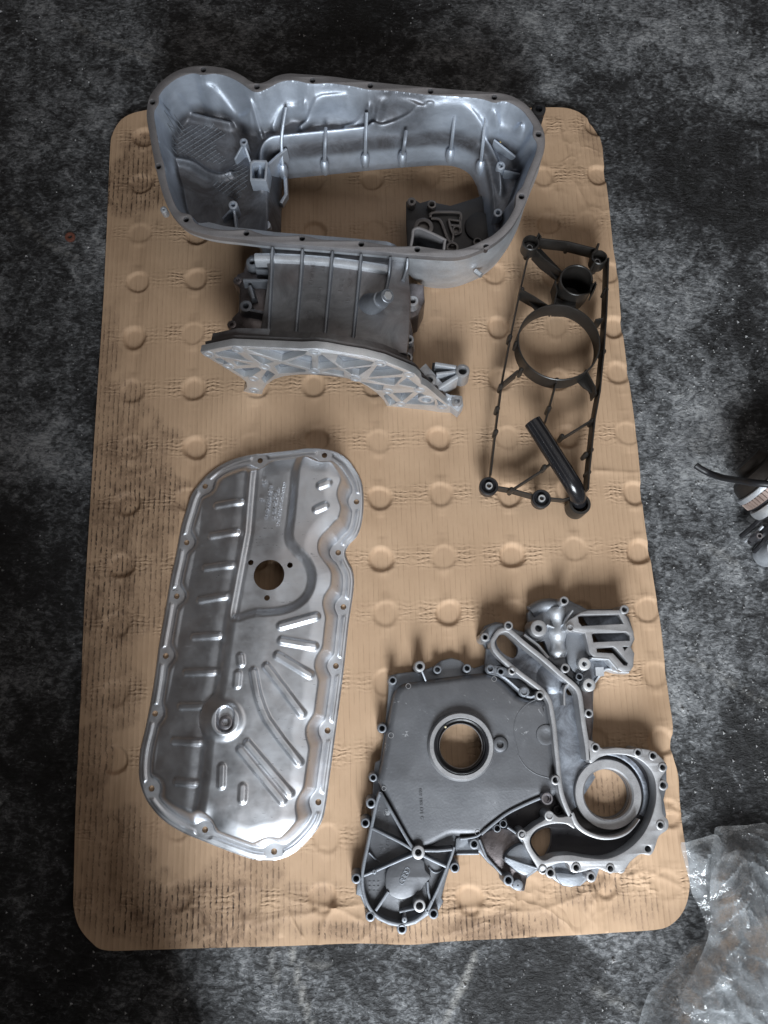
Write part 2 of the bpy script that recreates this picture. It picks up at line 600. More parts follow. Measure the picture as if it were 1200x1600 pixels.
# ------------------------------------------------------------------ cardboard sheet with pressed dimples
CARD_A, CARD_SX, CARD_SY, CARD_X0, CARD_Y0 = 0.0276, .0836, .0800, -.3292, .5888
ca, sa = math.cos(CARD_A), math.sin(CARD_A)
def to_card(P):
    P = np.asarray(P)
    return np.stack([P[..., 0] * ca + P[..., 1] * sa, -P[..., 0] * sa + P[..., 1] * ca], -1)
card_px = [(172, 232), (176, 208), (190, 186), (215, 174), (260, 168), (400, 166), (600, 166), (780, 168), (860, 168), (892, 171), (915, 182), (932, 200), (941, 226), (943, 250), (949, 300), (954, 350),
           (958, 390), (965, 430), (969, 480), (975, 530), (980, 570), (987, 620), (995, 680), (1000, 730), (1004, 780), (1010, 830), (1016, 862), (1021, 900), (1030, 955), (1036, 1000), (1041, 1050), (1046, 1095),
           (1050, 1135), (1048, 1168), (1053, 1188), (1060, 1212), (1063, 1250), (1067, 1290), (1073, 1330), (1078, 1365), (1077, 1395), (1069, 1422), (1052, 1443), (1030, 1452), (980, 1456), (900, 1461),
           (800, 1466), (700, 1471), (640, 1476), (560, 1474), (450, 1478), (330, 1481), (230, 1484), (165, 1485), (143, 1472), (124, 1448), (116, 1420), (115, 1390), (119, 1250), (122, 1180), (127, 1080), (130, 1000),
           (133, 930), (138, 845), (143, 760), (148, 680), (152, 620), (157, 540), (162, 460), (165, 400), (168, 320)]
card_out = ccw(to_card(smooth(pts(card_px), 4)))
nub_px = {(0, 0): (215, 439), (1, 0): (306, 434), (6, 0): (772, 425), (0, 1): (209, 525), (1, 1): (302, 519), (6, 1): (779, 508), (0, 2): (206, 609), (1, 2): (302, 605), (6, 2): (782, 590),
          (0, 3): (205, 697), (1, 3): (304, 697), (4, 3): (591, 687.6), (5, 3): (685, 682.5), (6, 3): (792, 682), (4, 4): (593.4, 776.5), (5, 4): (689, 770), (6, 4): (797, 772), (4, 5): (596, 872),
          (5, 5): (694, 869), (6, 5): (801, 866), (8, 5): (1000, 860), (4, 6): (602, 957), (5, 6): (701, 956), (8, 6): (1012, 951), (8, 7): (1025, 1052), (8, 8): (1033, 1157), (8, 1): (960, 508), (8, 2): (966, 580),
          (8, 3): (980, 675), (8, 4): (993, 768), (8, 0): (950, 425), (7, 2): (873, 590), (8, -1): (918, 345), (3, 9): (510, 1308), (5, 10): (735, 1405), (6, 10): (825, 1390), (8, 10): (1042, 1380), (3, 2): (490, 600)}
rs = np.random.RandomState(5)
nubs = {}
for i in range(0, 9):
    for j in range(-3, 11):
        if (i, j) in nub_px:
            nubs[i, j] = to_card(at(*nub_px[i, j])[:2])
        else:
            nubs[i, j] = np.array([CARD_X0 + CARD_SX * i, CARD_Y0 - CARD_SY * j]) + rs.uniform(-.004, .004, 2)
crease_paths = [to_card(smooth(pts(q), 4, False)) for q in ([(395, 1446), (440, 1432), (480, 1428), (520, 1418), (560, 1436)], [(560, 1436), (620, 1452), (690, 1428), (750, 1418), (830, 1424), (900, 1402), (950, 1378)], [(270, 1462), (330, 1444), (395, 1438)], [(925, 1412), (948, 1372), (972, 1338)],
    [(985, 1368), (1010, 1362), (1062, 1384)], [(870, 190), (885, 240), (905, 300), (935, 360)], [(500, 1475), (505, 1445), (520, 1418)], [(730, 1470), (745, 1440), (750, 1418)], [(1040, 1262), (1066, 1272)], [(930, 735), (1000, 738)], [(700, 430), (760, 428)], [(845, 250), (870, 300), (880, 330)], [(440, 1400), (520, 1418), (600, 1404)])]
def card_h(x, y):
    z = .0016 * vnoise(x, y, 5, 3) + .0007 * vnoise(x, y, 16, 4)
    for (i, j), c in nubs.items():
        m = (abs(x - c[0]) < .06) & (abs(y - c[1]) < .055)
        if not m.any():
            continue
        dx, dy = x[m] - c[0], y[m] - c[1]
        th = np.arctan2(dy, dx)
        r = np.hypot(dx, dy) * (1 + .05 * math.sin(i * 7.3 + j) * np.cos(2 * th + i) + .035 * np.cos(3 * th + j * 2.1))
        dep = .0044 * (1 if j < 9 else .7) * (.72 + .42 * math.sin(i * 3.1 + j * 1.7))
        soft = .0018 + .0016 * abs(math.sin(i * 1.9 + j * 4.3))
        d = -dep * (1 - sstep(.0150 - soft, .0150 + soft, r + .0016 * np.clip(dy / .015, -1, 1)))
        d -= dep * .5 * np.exp(-(r / .026) ** 2)
        # pulled-down trough running along the flutes to the next dimple
        wob = .002 * math.sin(i * 2.3 + j)
        d -= .0016 * np.exp(-((dx - wob) / .0085) ** 2) * sstep(.012, .03, r) * np.exp(-(dy / .05) ** 4)
        z[m] += d
    for L in crease_paths:
        z += .0030 * np.exp(-seg_dist(L, x, y) / .0035) * (.6 + .4 * vnoise(x, y, 40, 6))
    e = to_card(at(1046, 1150)[:2])
    z += .006 * np.exp(-(((x - e[0]) / .03) ** 2 + ((y - e[1]) / .035) ** 2))
    return z
dirt_b = [px_blob(*b) for b in [(205, 285, 42, 75, .9), (212, 250, 28, 40, .7), (175, 690, 50, 110, .6), (190, 760, 75, 100, .85), (215, 740, 60, 80, .7), (165, 900, 45, 130, .9), (220, 900, 40, 90, .55), (150, 1060, 40, 80, .7), (140, 1220, 35, 110, .6), (160, 560, 30, 80, .5), (660, 1440, 90, 30, .6), (1000, 1420, 60, 30, .4), (560, 1455, 90, 20, .7), (930, 200, 25, 40, .35), (470, 1400, 60, 30, .35), (180, 1080, 50, 60, .5), (300, 1430, 110, 60, .95),
          (390, 1440, 60, 40, .6), (180, 1350, 50, 90, .5), (370, 1390, 80, 60, .5), (905, 1370, 45, 60, .6), (960, 1355, 30, 60, .6), (770, 1455, 70, 22, .9), (690, 1462, 80, 18, .6), (890, 1395, 30, 30, .6), (945, 1240, 24, 34, .5), (840, 1440, 60, 22, .5)]]
dirt_w = blobs_fn(dirt_b, 9, .6, 22)
crease_b = [px_blob(*b) for b in [(330, 1425, 120, 45, 1), (560, 1440, 220, 26, .9), (800, 1425, 200, 40, .8), (950, 1380, 90, 50, 1), (1030, 1240, 30, 60, .7), (910, 300, 50, 110, .45), (420, 1400, 120, 40, .6)]]
crease_w = blobs_fn(crease_b, 12, .4, 18)
def unrot(fn):
    return lambda x, y: fn(x * ca - y * sa, x * sa + y * ca)
def ripple(x, y):
    out = np.zeros_like(x)
    for (i, j), c in nubs.items():
        dx, dy = x - c[0], y - c[1]
        out = np.maximum(out, np.exp(-(dy / .0125) ** 2) * (1 - sstep(.030, .047, np.abs(dx))) * sstep(.013, .021, np.hypot(dx, dy)) * (.35 + .65 * abs(math.sin(i * 5.1 + j * 2.9))))
    return out

g = Nodes('kraft_cardboard')
rip, dirt, cre = g.attr('ripple'), g.attr('dirt'), g.attr('crease')
vec = g.tc.outputs['Object']
sep = g.n('ShaderNodeSeparateXYZ')
g.l(vec, sep.inputs[0])
blot = g.noise(9, 5, .6)
fib = g.noise(1, 4, .6, g.mapped((900, 90, 1)))
base = g.mix(g.ramp(blot, [(.3, 0.), (.7, 1.)]), (.400, .264, .166), (.490, .334, .216))
base = g.mix(g.math('MULTIPLY', fib, .18), base, (.55, .39, .26))
# flute lines: irregular thin dark lines along the sheet
wob = g.math('MULTIPLY', g.noise(1, 2, .5, g.mapped((20, 3, 1))), .006)
fx = g.math('ADD', sep.outputs[0], wob)
fl = g.math('SINE', g.math('MULTIPLY', fx, 2 * math.pi / .0066))
line = g.ramp(fl, [(.80, 0.), (.97, 1.)])
lbreak = g.ramp(g.noise(1, 5, .7, g.mapped((230, 26, 1))), [(.44, 0.), (.62, 1.)])
base = g.mix(g.math('MULTIPLY', g.math('MULTIPLY', line, lbreak), .42), base, (.20, .125, .07))
base = g.mix(g.ramp(g.noise(4.5, 5, .65, dist=.8), [(.50, 0.), (.72, .34)]), base, (.26, .165, .095))
# ingrained grease: dashes that follow the flutes
dn = g.ramp(g.noise(1, 5, .7, g.mapped((270, 120, 1)), dist=1.1), [(.44, 0.), (.57, 1.)])
dl = g.ramp(fl, [(.25, .12), (.85, 1.)])
dmask = g.math('MULTIPLY', dirt, g.math('MULTIPLY', dn, dl))
base = g.mix(g.math('MULTIPLY', dmask, 1.15, True), base, (.035, .022, .016))
smear = g.ramp(g.noise(34, 5, .7, dist=1.0), [(.42, 0.), (.66, 1.)])
base = g.mix(g.math('MULTIPLY', dirt, g.math('ADD', .16, g.math('MULTIPLY', smear, .62))), base, (.105, .060, .036))
spots = g.ramp(g.noise(130, 3, .8), [(.70, 0.), (.76, .8)])
base = g.mix(g.math('MULTIPLY', spots, g.math('ADD', g.math('MULTIPLY', dirt, .9), .16)), base, (.06, .04, .03))
# relief
wv = g.n('ShaderNodeTexWave', wave_type='BANDS', bands_direction='Y', Scale=30.0, Distortion=7.0, Detail=2.0)
wv.inputs['Detail Scale'].default_value = 2.2
g.l(g.mapped((1.0, 1.75, 1)), wv.inputs['Vector'])
brick = g.math('ADD', .5, g.math('MULTIPLY', g.math('SINE', g.math('MULTIPLY', fx, 2 * math.pi / .0066)), .5))
hr = g.math('MULTIPLY', rip, g.math('MULTIPLY', wv.outputs['Fac'], g.math('ADD', .35, g.math('MULTIPLY', brick, .65))))
p = g.bump(hr, .0013, .9)
p = g.bump(fl, .00013, .8, p)
ridged = g.math('ABSOLUTE', g.math('SUBTRACT', g.noise(9, 3, .5, dist=1.0), .5))
p = g.bump(g.math('MULTIPLY', cre, g.ramp(ridged, [(.0, 1.), (.05, 0.)])), .0016, .8, p)
g.bump(g.noise(1, 4, .6, g.mapped((600, 120, 1))), .00018, .7, p)
g.set(Base_Color=base, Roughness=.72, Specular_IOR_Level=.35)
M['card'] = g.m
card = field_obj('cardboard_sheet', M['card'], field(card_out, [], .0019, card_h, .0036), attrs={'ripple': ripple, 'dirt': unrot(dirt_w), 'crease': unrot(crease_w)}, angle=60)
card.rotation_euler = (0, 0, CARD_A)
tag(card, 'large brown cardboard sheet with rows of round dimples lying on the floor', 'cardboard')

# ------------------------------------------------------------------ cabinet-shaped block, added out of frame to shade the lower left corner
blocker = thing('light_blocker', 'unseen cabinet-shaped blocker added to shade the lower left corner', 'light blocker', (-.73, -.77, FLOOR_Z))
M['blocker'] = plain('dark_blocker_paint', (.030, .030, .034), .45, 0, .3)
x0, x1, y0, y1 = -1.30, -.175, -1.10, -.42
MB().box((x0, y0, FLOOR_Z + .04), (x1, y1, 1.35)).build('blocker_carcass', M['blocker'], blocker)
MB().box((x0 + .03, y0 + .03, FLOOR_Z), (x1 - .03, y1 - .03, FLOOR_Z + .0399)).build('blocker_plinth', M['rubber'], blocker)
for k in range(5):
    z = .08 + k * .25
    d = MB().box((x0 + .02, y1 + .0005, z), (x1 - .02, y1 + .018, z + .235)).build('blocker_drawer', M['blocker'], blocker)
    MB().box(((x0 + x1) / 2 - .12, y1 + .019, z + .17), ((x0 + x1) / 2 + .12, y1 + .036, z + .19)).build('blocker_handle', M['rubber'], d)
# ------------------------------------------------------------------ lettering
def lettering(s, p0, p1, zf, thick, material, parent, size_px, name='embossed_lettering', bold=0.0, fn=None):
    """raised lettering along the line p0 -> p1 (photograph pixels); zf = height of the surface"""
    cu = bpy.data.curves.new(name, 'FONT')
    cu.body = s
    cu.extrude = .5
    cu.offset = bold
    cu.resolution_u = 2
    tmp = bpy.data.objects.new('tmp_text', cu)
    col.objects.link(tmp)
    bpy.context.view_layer.update()
    me = bpy.data.meshes.new_from_object(tmp.evaluated_get(bpy.context.evaluated_depsgraph_get()))
    n = len(me.vertices)
    co = np.zeros(n * 3)
    me.vertices.foreach_get('co', co)
    co = co.reshape(-1, 3)
    faces = [tuple(p.vertices) for p in me.polygons]
    bpy.data.objects.remove(tmp)
    bpy.data.meshes.remove(me)
    a, b = at(*p0, zf), at(*p1, zf)
    d = (b - a)[:2]
    L = np.hypot(*d)
    d = d / L
    nrm = np.array([-d[1], d[0]])
    w = co[:, 0].max() - co[:, 0].min()
    sx = L / w
    hy = co[:, 1].max() - co[:, 1].min()
    c = at(p0[0], p0[1], zf)
    px_m = np.hypot(*(at(p0[0] + 1, p0[1], zf) - c)[:2])
    sy = size_px * px_m / hy
    U = (co[:, 0] - co[:, 0].min()) * sx
    W = (co[:, 1] - co[:, 1].min()) * sy
    P = np.stack([a[0] + d[0] * U + nrm[0] * W, a[1] + d[1] * U + nrm[1] * W, zf + co[:, 2] * thick * 2], 1)
    if fn is not None:
        P = np.array([fn(*q) for q in P])
    mb = MB()
    mb.add(P, faces)
    return mb.build(name, material, parent, 30)
def ring_emblem(centres, r, t, z, material, parent, name='ring_emblem'):
    mb = MB()
    for c in centres:
        q = []
        for k in range(8):
            u = 2 * math.pi * k / 8
            q.append((r + t * math.cos(u), z + t * math.sin(u)))
        mb.lathe(c, q, 20, close=True)
    return mb.build(name, material, parent, 60)

# ------------------------------------------------------------------ stamped steel oil pan
g = Nodes('stamped_steel')
n1 = g.noise(16, 5, .6, dist=.5)
n2 = g.noise(1, 4, .6, g.mapped((50, 420, 50), (0, 0, .16)))
base = g.mix(g.ramp(n1, [(.3, 0.), (.7, 1.)]), (.60, .62, .66), (.77, .79, .83))
base = g.mix(g.ramp(n2, [(.35, 0.), (.8, .30)]), base, (.82, .82, .83))
tint = g.ramp(g.noise(7, 3, .5, dist=1.), [(.52, 0.), (.66, .35)])
base = g.mix(tint, base, (.56, .49, .47))
scr = g.ramp(g.noise(1, 3, .7, g.mapped((60, 300, 60), (0, 0, 1.1)), dist=.8), [(.655, 0.), (.70, .75)])
wearm = g.ramp(g.noise(10, 3, .5), [(.5, 0.), (.62, 1.)])
base = g.mix(g.math('MULTIPLY', scr, wearm), base, (.10, .10, .105))
rr = g.ramp(g.noise(40, 4, .6), [(.3, .37), (.75, .53)])
rr2 = g.math('ADD', rr, g.math('MULTIPLY', scr, .15))
p = g.bump(g.noise(30, 3, .5), .0006, .5)
g.bump(g.noise(700, 3, .6), .00006, .6, p)
g.set(Base_Color=base, Metallic=1.0, Roughness=rr2)
M['steel'] = g.m
M['steel_dark'] = plain('plated_plug_steel', (.32, .31, .33), .35, 1., .2)

so_px = [(411, 708), (400, 708.5), (371.5, 714.4), (346, 725), (324.8, 740), (310, 756), (298, 774), (289.7, 799.5), (282, 826), (273.8, 870.7), (266, 906), (257.8, 953.5), (248, 1009), (244, 1039), (237.6, 1083), (227, 1137), (219.6, 1168.8),
         (216.4, 1200.7), (218.5, 1224), (229, 1251.7), (252.5, 1280), (284, 1300.6), (320.5, 1316), (358.8, 1331), (390.7, 1342), (411, 1345), (434.6, 1343.5), (460, 1332.4), (483.5, 1311), (500.5, 1287.8), (508, 1264), (515.4, 1211),
         (523.9, 1147.5), (532.4, 1083.8), (538.8, 1030.6), (545, 972.7), (552.6, 919.5), (551.5, 894), (543, 876), (539.8, 863), (545, 851), (558, 836.7), (565.3, 815.4), (568, 785.6), (565.3, 755), (551.5, 728.3), (536.7, 712.3), (517.5, 703.2), (485.6, 699.6), (453.8, 703.2)]
sh_px = [(528.4, 863.5), (557, 784), (507, 711.5), (406.4, 719.8), (320.5, 759.7), (291.6, 847.7), (276.1, 931.5), (259, 1024.8), (242.3, 1115), (236.8, 1232), (320.3, 1296.5), (428.3, 1330.6), (497.5, 1253.4), (511.8, 1141.6), (524.8, 1040.6), (536.5, 948.3)]
ZF = .004
s_out = ccw(smooth(pts(so_px, ZF), 5))
s_holes = pts(sh_px, ZF)
Z_SHELF, Z_PAD, Z_TOP = .026, .042, .052
step_line = pts([(396, 690), (391, 735), (383, 828), (369, 902), (357, 966), (350, 1010), (346, 1045), (337, 1092), (322, 1158), (315, 1222), (309, 1262), (300, 1300)], Z_TOP)
pad_poly = ccw(smooth(pts([(360, 690), (464, 690), (462, 735), (456, 800), (452, 838), (462, 856), (480, 874), (488, 898), (483, 925), (464, 945), (436, 955), (400, 957), (350, 955), (350, 820)], Z_TOP), 4))
beads = [[(439, 978), (493.6, 963)], [(440.4, 1001), (491, 1009.7)], [(434, 1024), (484, 1054)], [(416.6, 1041.5), (472, 1115)], [(396, 1049.6), (399, 1068), (403, 1086.7), (410, 1108), (417.6, 1124.7), (440, 1156), (467.5, 1191)],
         [(386.7, 1161.7), (453, 1239.7)], [(375.8, 1171), (441, 1250.6)], [(371, 1053), (369.5, 1070)], [(346, 1199), (345, 1227)], [(379.6, 1230), (378.6, 1249)], [(375, 1026), (376, 1036)], [(500.7, 758.8), (512.6, 754)], [(494.6, 796), (508, 790)]]
beads = [pts(b, Z_TOP) for b in beads]
shelf_ribs = [[(337.5, 789), (380, 786.7)], [(329, 836.7), (372, 833.5)], [(319.5, 886.6), (368, 884.5)], [(311, 937.6), (360, 932.3)], [(301.4, 995), (345, 994)], [(288.6, 1050.8), (344, 1049.8)], [(281, 1104), (328, 1103)], [(270.6, 1158), (318, 1159)], [(276, 1221), (310, 1223)]]
shelf_ribs = [pts(b, Z_SHELF) for b in shelf_ribs]
plug_c = at(351, 1126, Z_TOP + .006)[:2]
def smin(a, b, k):
    h = np.clip(.5 + .5 * (b - a) / k, 0, 1)
    return b * (1 - h) + a * h - k * h * (1 - h)
def smax(a, b, k):
    return -smin(-a, -b, k)
def side_of(path, X, Y):
    """signed distance, positive to the right (east) of a roughly vertical path"""
    d = seg_dist(path, X, Y)
    xi = np.interp(-Y, -path[:, 1], path[:, 0])
    return np.where(X > xi, d, -d)
def steel_h(X, Y):
    s, _, _ = sdf(s_out, X, Y)
    dh = np.full(X.shape, 1e9)
    for h in s_holes:
        dh = np.minimum(dh, np.hypot(X - h[0], Y - h[1]))
    d = smin(s - .0135, dh - .0103, .006)          # distance in from the foot of the wall
    st = side_of(step_line, X, Y)
    wall = d * (1.9 + 2.0 * sstep(-.02, .03, st)) + ZF   # steep drawn wall
    slope = Z_SHELF - .012 + .42 * np.clip(st + .065, 0, .065) - .004 * sstep(-.022, -.004, st)
    top = slope + (Z_TOP - .004 - slope) * sstep(-.010, .010, st) + .004 * sstep(.0, .05, st)
    pd, _, _ = sdf(pad_poly, X, Y)
    top -= (Z_TOP - Z_PAD) * sstep(-.006, .008, pd) * sstep(-.004, .006, st)
    # dome the floor of the pan down towards the far end and outer edges
    top -= .006 * (1 - sstep(.0, .030, d)) * sstep(0, .02, st)
    z = smin(wall, top, .0075)
    z = np.where(d < 0, ZF, np.maximum(ZF, z))
    blend = sstep(0, .004, d)
    z = ZF * (1 - blend) + z * blend
    for i, b in enumerate(beads):
        r = seg_dist(b, X, Y)
        z += .0036 * (1 - sstep(.0022, .0062, r)) * (.7 if i in (7, 8, 9, 10, 11, 12) else 1)
    for b in shelf_ribs:
        r = seg_dist(b, X, Y)
        z += .0030 * (1 - sstep(.0015, .0058, r)) * (1 - sstep(-.012, -.002, st))
    r = np.hypot((X - plug_c[0]), (Y - plug_c[1]))
    z = smax(z, Z_TOP + .004 - np.maximum(0, r - .016) * 1.0, .004) * (r < .034) + z * (r >= .034)
    ro = np.hypot(X - plug_c[0], np.maximum(0, np.abs(Y - plug_c[1] - .002) - .005))
    z -= .006 * (1 - sstep(.0085, .0105, ro))
    # stiffening bead pressed in the flange between the bolt holes
    z += .0012 * (1 - sstep(.0012, .0030, np.abs(s - .0068))) * sstep(.010, .013, dh) * (s > .001)
    z -= .0010 * (1 - sstep(.0045, .0065, dh)) * 0
    # turned-down outer lip
    z -= .0016 * (1 - sstep(.0, .0022, s))
    return z
sensor_c = at(420, 898, Z_PAD)[:2]
screw_c = [at(391, 878, Z_PAD)[:2], at(453, 883, Z_PAD)[:2], at(417, 934, Z_PAD)[:2]]
mpx = lambda px, z=.03: px * np.hypot(*(at(501, 1000, z) - at(500, 1000, z))[:2])
holes = [circle(h, mpx(4.6, 0), 14) for h in s_holes] + [circle(sensor_c, mpx(24.5), 36)] + [circle(c, mpx(4.6), 14) for c in screw_c]
steel = thing('steel_oil_pan', 'shiny stamped steel oil pan with raised beads and a round hole', 'oil pan', at(390, 1020, 0))
pan = field_obj('pan_shell', M['steel'], field(s_out, holes, .00095, steel_h, .0022), steel, angle=60)
# drain plug sitting in its recess
mb = MB()
zp = Z_TOP - .0005
r1, r2 = mpx(10.5, .05), mpx(5.0, .05)
pc = (plug_c[0], plug_c[1] - .002)
star = np.array([[pc[0] + (r2 if k % 2 == 0 else r2 * .72) * math.cos(math.pi * k / 6), pc[1] + (r2 if k % 2 == 0 else r2 * .72) * math.sin(math.pi * k / 6)] for k in range(12)])
mb.plate(circle(pc, r1, 28), [star], zp - .006, zp + .0015, .0006)
plug = mb.build('drain_plug', M['steel_dark'], steel)
MB().plate(circle(pc, r2 * 1.05, 16), (), zp - .006, zp - .0035, 0).build('socket', M['oil_black'], plug)
# stamped part numbers
rings = [at(x, y, Z_PAD + .0002)[:2] for x, y in ((444, 755.5), (443.4, 759.6), (442.8, 763.7), (442.2, 767.8))]
ring_emblem(rings, mpx(2.1), .0004, Z_PAD + .0004, M['steel'], steel)
for s, a, b, h in (('059103602BG', (438.6, 770), (430.6, 821), 5.6), ('407.575.17', (433.2, 760), (425.8, 800), 4.8), ('1N 52M0Z 27', (426.8, 770), (425.0, 813), 4.4), ('KAU3623A001', (420.3, 758), (412.6, 809), 5.4), ('21', (409.5, 748), (408.8, 756.5), 6.2), ('E', (405.6, 778), (405.3, 782.5), 6.2)):
    lettering(s, a, b, Z_PAD, .00055, M['steel'], steel, h)
# ------------------------------------------------------------------ cast aluminium timing chain cover
cA = lambda seq: crop(seq, 740, 920, 4.444)
cB = lambda seq: crop(seq, 560, 1010, 4.8)
cC = lambda seq: crop(seq, 540, 1220, 4.8)
cD = lambda seq: crop(seq, 730, 1150, 3.636)
cover = thing('timing_cover', 'grey cast aluminium timing chain cover with crankshaft seal and round pump housing', 'engine cover', at(800, 1200, 0))
PX = np.hypot(*(at(801, 1200, .025) - at(800, 1200, .025))[:2])     # metres per photograph pixel here
ZB, ZT = .002, .036                                                # casting foot and machined face
M['alu_face'] = cast_metal('machined_flange_face', (.30, .30, .31), (.45, .45, .46), (.42, .56), .8, scale=40, bump=.00012)
g = Nodes('cover_skin')
n1, n2 = g.noise(10, 5, .65, dist=.4), g.noise(46, 5, .65)
base = g.mix(g.ramp(n1, [(.3, 0.), (.7, 1.)]), (.115, .118, .128), (.190, .194, .206))
base = g.mix(g.ramp(n2, [(.55, 0.), (.72, .30)]), base, (.24, .245, .26))
pale = g.ramp(g.noise(95, 4, .75, dist=.7), [(.63, 0.), (.69, .75)])
base = g.mix(g.math('MULTIPLY', pale, g.ramp(g.noise(13, 2, .5), [(.5, 0.), (.6, 1.)])), base, (.60, .61, .63))
base = g.mix(g.ramp(g.noise(1, 3, .6, g.mapped((9, 60, 9), (0, 0, .2))), [(.55, 0.), (.75, .25)]), base, (.10, .10, .11))
g.bump(g.noise(380, 4, .6), .00022, .8)
g.set(Base_Color=base, Metallic=.75, Roughness=g.ramp(g.noise(35, 4, .6), [(.3, .46), (.75, .62)]))
M['cover'] = g.m
g = Nodes('cover_channel_skin')
n1 = g.noise(30, 6, .7, dist=.8)
base = g.mix(g.ramp(n1, [(.38, 0.), (.66, 1.)]), (.11, .115, .13), (.34, .37, .42))
g.bump(g.noise(300, 4, .6), .0003, .8)
g.set(Base_Color=base, Metallic=.8, Roughness=.46)
M['channel'] = g.m

def cp(seq, z=.02, n=0):
    P = pts(seq, z)
    return smooth(P, n) if n else P

# the skirt: full outline of the casting at foot level, with its openings
outline = [(607, 1056), (622, 1052), (647, 1049), (664, 1046), (677, 1041), (689, 1032), (705, 1028), (720, 1032), (728, 1040), (741, 1044), (757, 1038), (760, 1017), (752, 1004), (750, 990), (757, 978), (774, 972), (788, 974), (806, 984), (819, 988), (826, 972), (823, 958),
           (832, 947), (852, 940), (871, 939), (882, 934), (898, 943), (906, 946), (916, 952), (966, 952), (982, 965), (988, 985), (991, 999), (985, 1012), (990, 1022), (989, 1041), (983, 1049), (966, 1048), (946, 1046), (932, 1060), (927, 1078), (926, 1100), (927, 1122), (925, 1150),
           (926, 1160), (939, 1171), (955, 1169), (978, 1171), (998, 1169), (1023, 1176), (1040, 1193), (1041, 1228), (1036, 1249), (1040, 1272), (1038, 1292), (1022, 1306), (1016, 1330), (1002, 1331), (984, 1346), (974, 1361), (950, 1362), (936, 1356), (931, 1372), (918, 1374), (906, 1384), (879, 1384), (867, 1376), (856, 1368), (842, 1358),
           (825, 1370), (820, 1376), (818, 1392), (803, 1390), (790, 1380), (785, 1367), (761, 1347), (748, 1332), (717, 1335), (708, 1338), (698, 1370), (690, 1401), (693, 1408), (686, 1421), (667, 1431), (650, 1443), (629, 1449), (608, 1445), (590, 1437), (571, 1419), (563, 1400), (556, 1397), (558, 1378), (564, 1360), (568, 1336), (575, 1303), (579, 1278), (582, 1252), (582, 1238), (584, 1204), (586, 1191), (594, 1187), (602, 1130), (606, 1085)]
seal_c = at(721, 1166, .034)[:2]
seal_r = 33.5 * PX
pump_c = at(950, 1241, .02)[:2]
slot = cA([(160, 350), (185, 315), (225, 318), (270, 365), (305, 410), (300, 460), (270, 480), (215, 455), (165, 400)])
tri = cA([(425, 380), (490, 362), (525, 465), (515, 470)])
low_hole = cD([(362, 600), (380, 560), (420, 530), (470, 520), (480, 560), (475, 620), (455, 665), (430, 698), (390, 655)])
port1 = cA([(722, 195), (745, 186), (1005, 180), (1036, 243), (750, 258), (730, 235)])
port2 = cA([(818, 318), (835, 309), (1055, 304), (1078, 325), (1080, 360), (830, 371)])
port3 = cA([(852, 415), (965, 406), (985, 420), (1066, 515), (1060, 533), (1040, 530), (965, 448), (855, 441)])
ptri = cA([(1033, 403), (1068, 403), (1045, 428)])
arm_eye = cA([(636, 700), (650, 676), (672, 668), (700, 690), (712, 740), (722, 830), (690, 820), (640, 800)])
arm_hole = [at(890, 1080, .01)[:2][0], at(890, 1080, .01)[:2][1]]
ph = [cp(slot, .012, 4), cp(tri, .01), cp(low_hole, .01, 3), circle(seal_c, seal_r * 1.22, 40), circle(pump_c, 36 * PX, 40), cp(port1, .02), cp(port2, .02), cp(port3, .02), circle(arm_hole, 7 * PX, 16)]
MB().plate(cp(outline, .006), ph, ZB, .010, .0025).build('skirt', M['alu_grey'], cover)

# flat crankcase panel with soft shoulders
panel = [(613, 1090), (622, 1074), (640, 1066), (700, 1058), (738, 1053), (764, 1052), (778, 1058), (793, 1070), (809, 1086), (826, 1092), (845, 1094), (858, 1100), (866, 1145), (870, 1199), (873, 1240), (846, 1248), (820, 1260), (793, 1275), (766, 1293), (750, 1307), (719, 1308), (700, 1309), (660, 1330), (640, 1318), (618, 1277), (597, 1236), (590, 1218), (596, 1190), (604, 1140)]
mb = MB()
P = ccw(cp(panel, .026, 3))
loops = [(P, .009), (P, .018), (inset(P, .0012), .0212), (inset(P, .0030), .0237), (inset(P, .0056), .0252), (inset(P, .0090), .0258)]
V, F = [], []
n = len(P)
for L, z in loops:
    V += [(q[0], q[1], z) for q in L]
for s in range(len(loops) - 1):
    for i in range(n):
        j = (i + 1) % n
        F.append((s * n + i, s * n + j, (s + 1) * n + j, (s + 1) * n + i))
top = list(range((len(loops) - 1) * n, len(loops) * n))
hole = ccw(circle(seal_c, seal_r * 1.45, 48))[::-1]
h0 = len(V)
V += [(q[0], q[1], .0258) for q in hole] + [(q[0], q[1], .009) for q in hole]
k = len(hole)
for i in range(k):
    j = (i + 1) % k
    F.append((h0 + i, h0 + j, h0 + k + j, h0 + k + i)[::-1])
flat = top + [h0 + i for i in range(k)]
for t in tessellate_polygon([[Vector((V[i][0], V[i][1], 0)) for i in top], [Vector((V[h0 + i][0], V[h0 + i][1], 0)) for i in range(k)]]):
    a, b_, c = (flat[q] for q in t)
    if (V[b_][0] - V[a][0]) * (V[c][1] - V[a][1]) - (V[b_][1] - V[a][1]) * (V[c][0] - V[a][0]) < 0:
        a, c = c, a
    F.append((a, b_, c))
mb.add(V, F)
mb.build('panel', M['cover'], cover, 40)
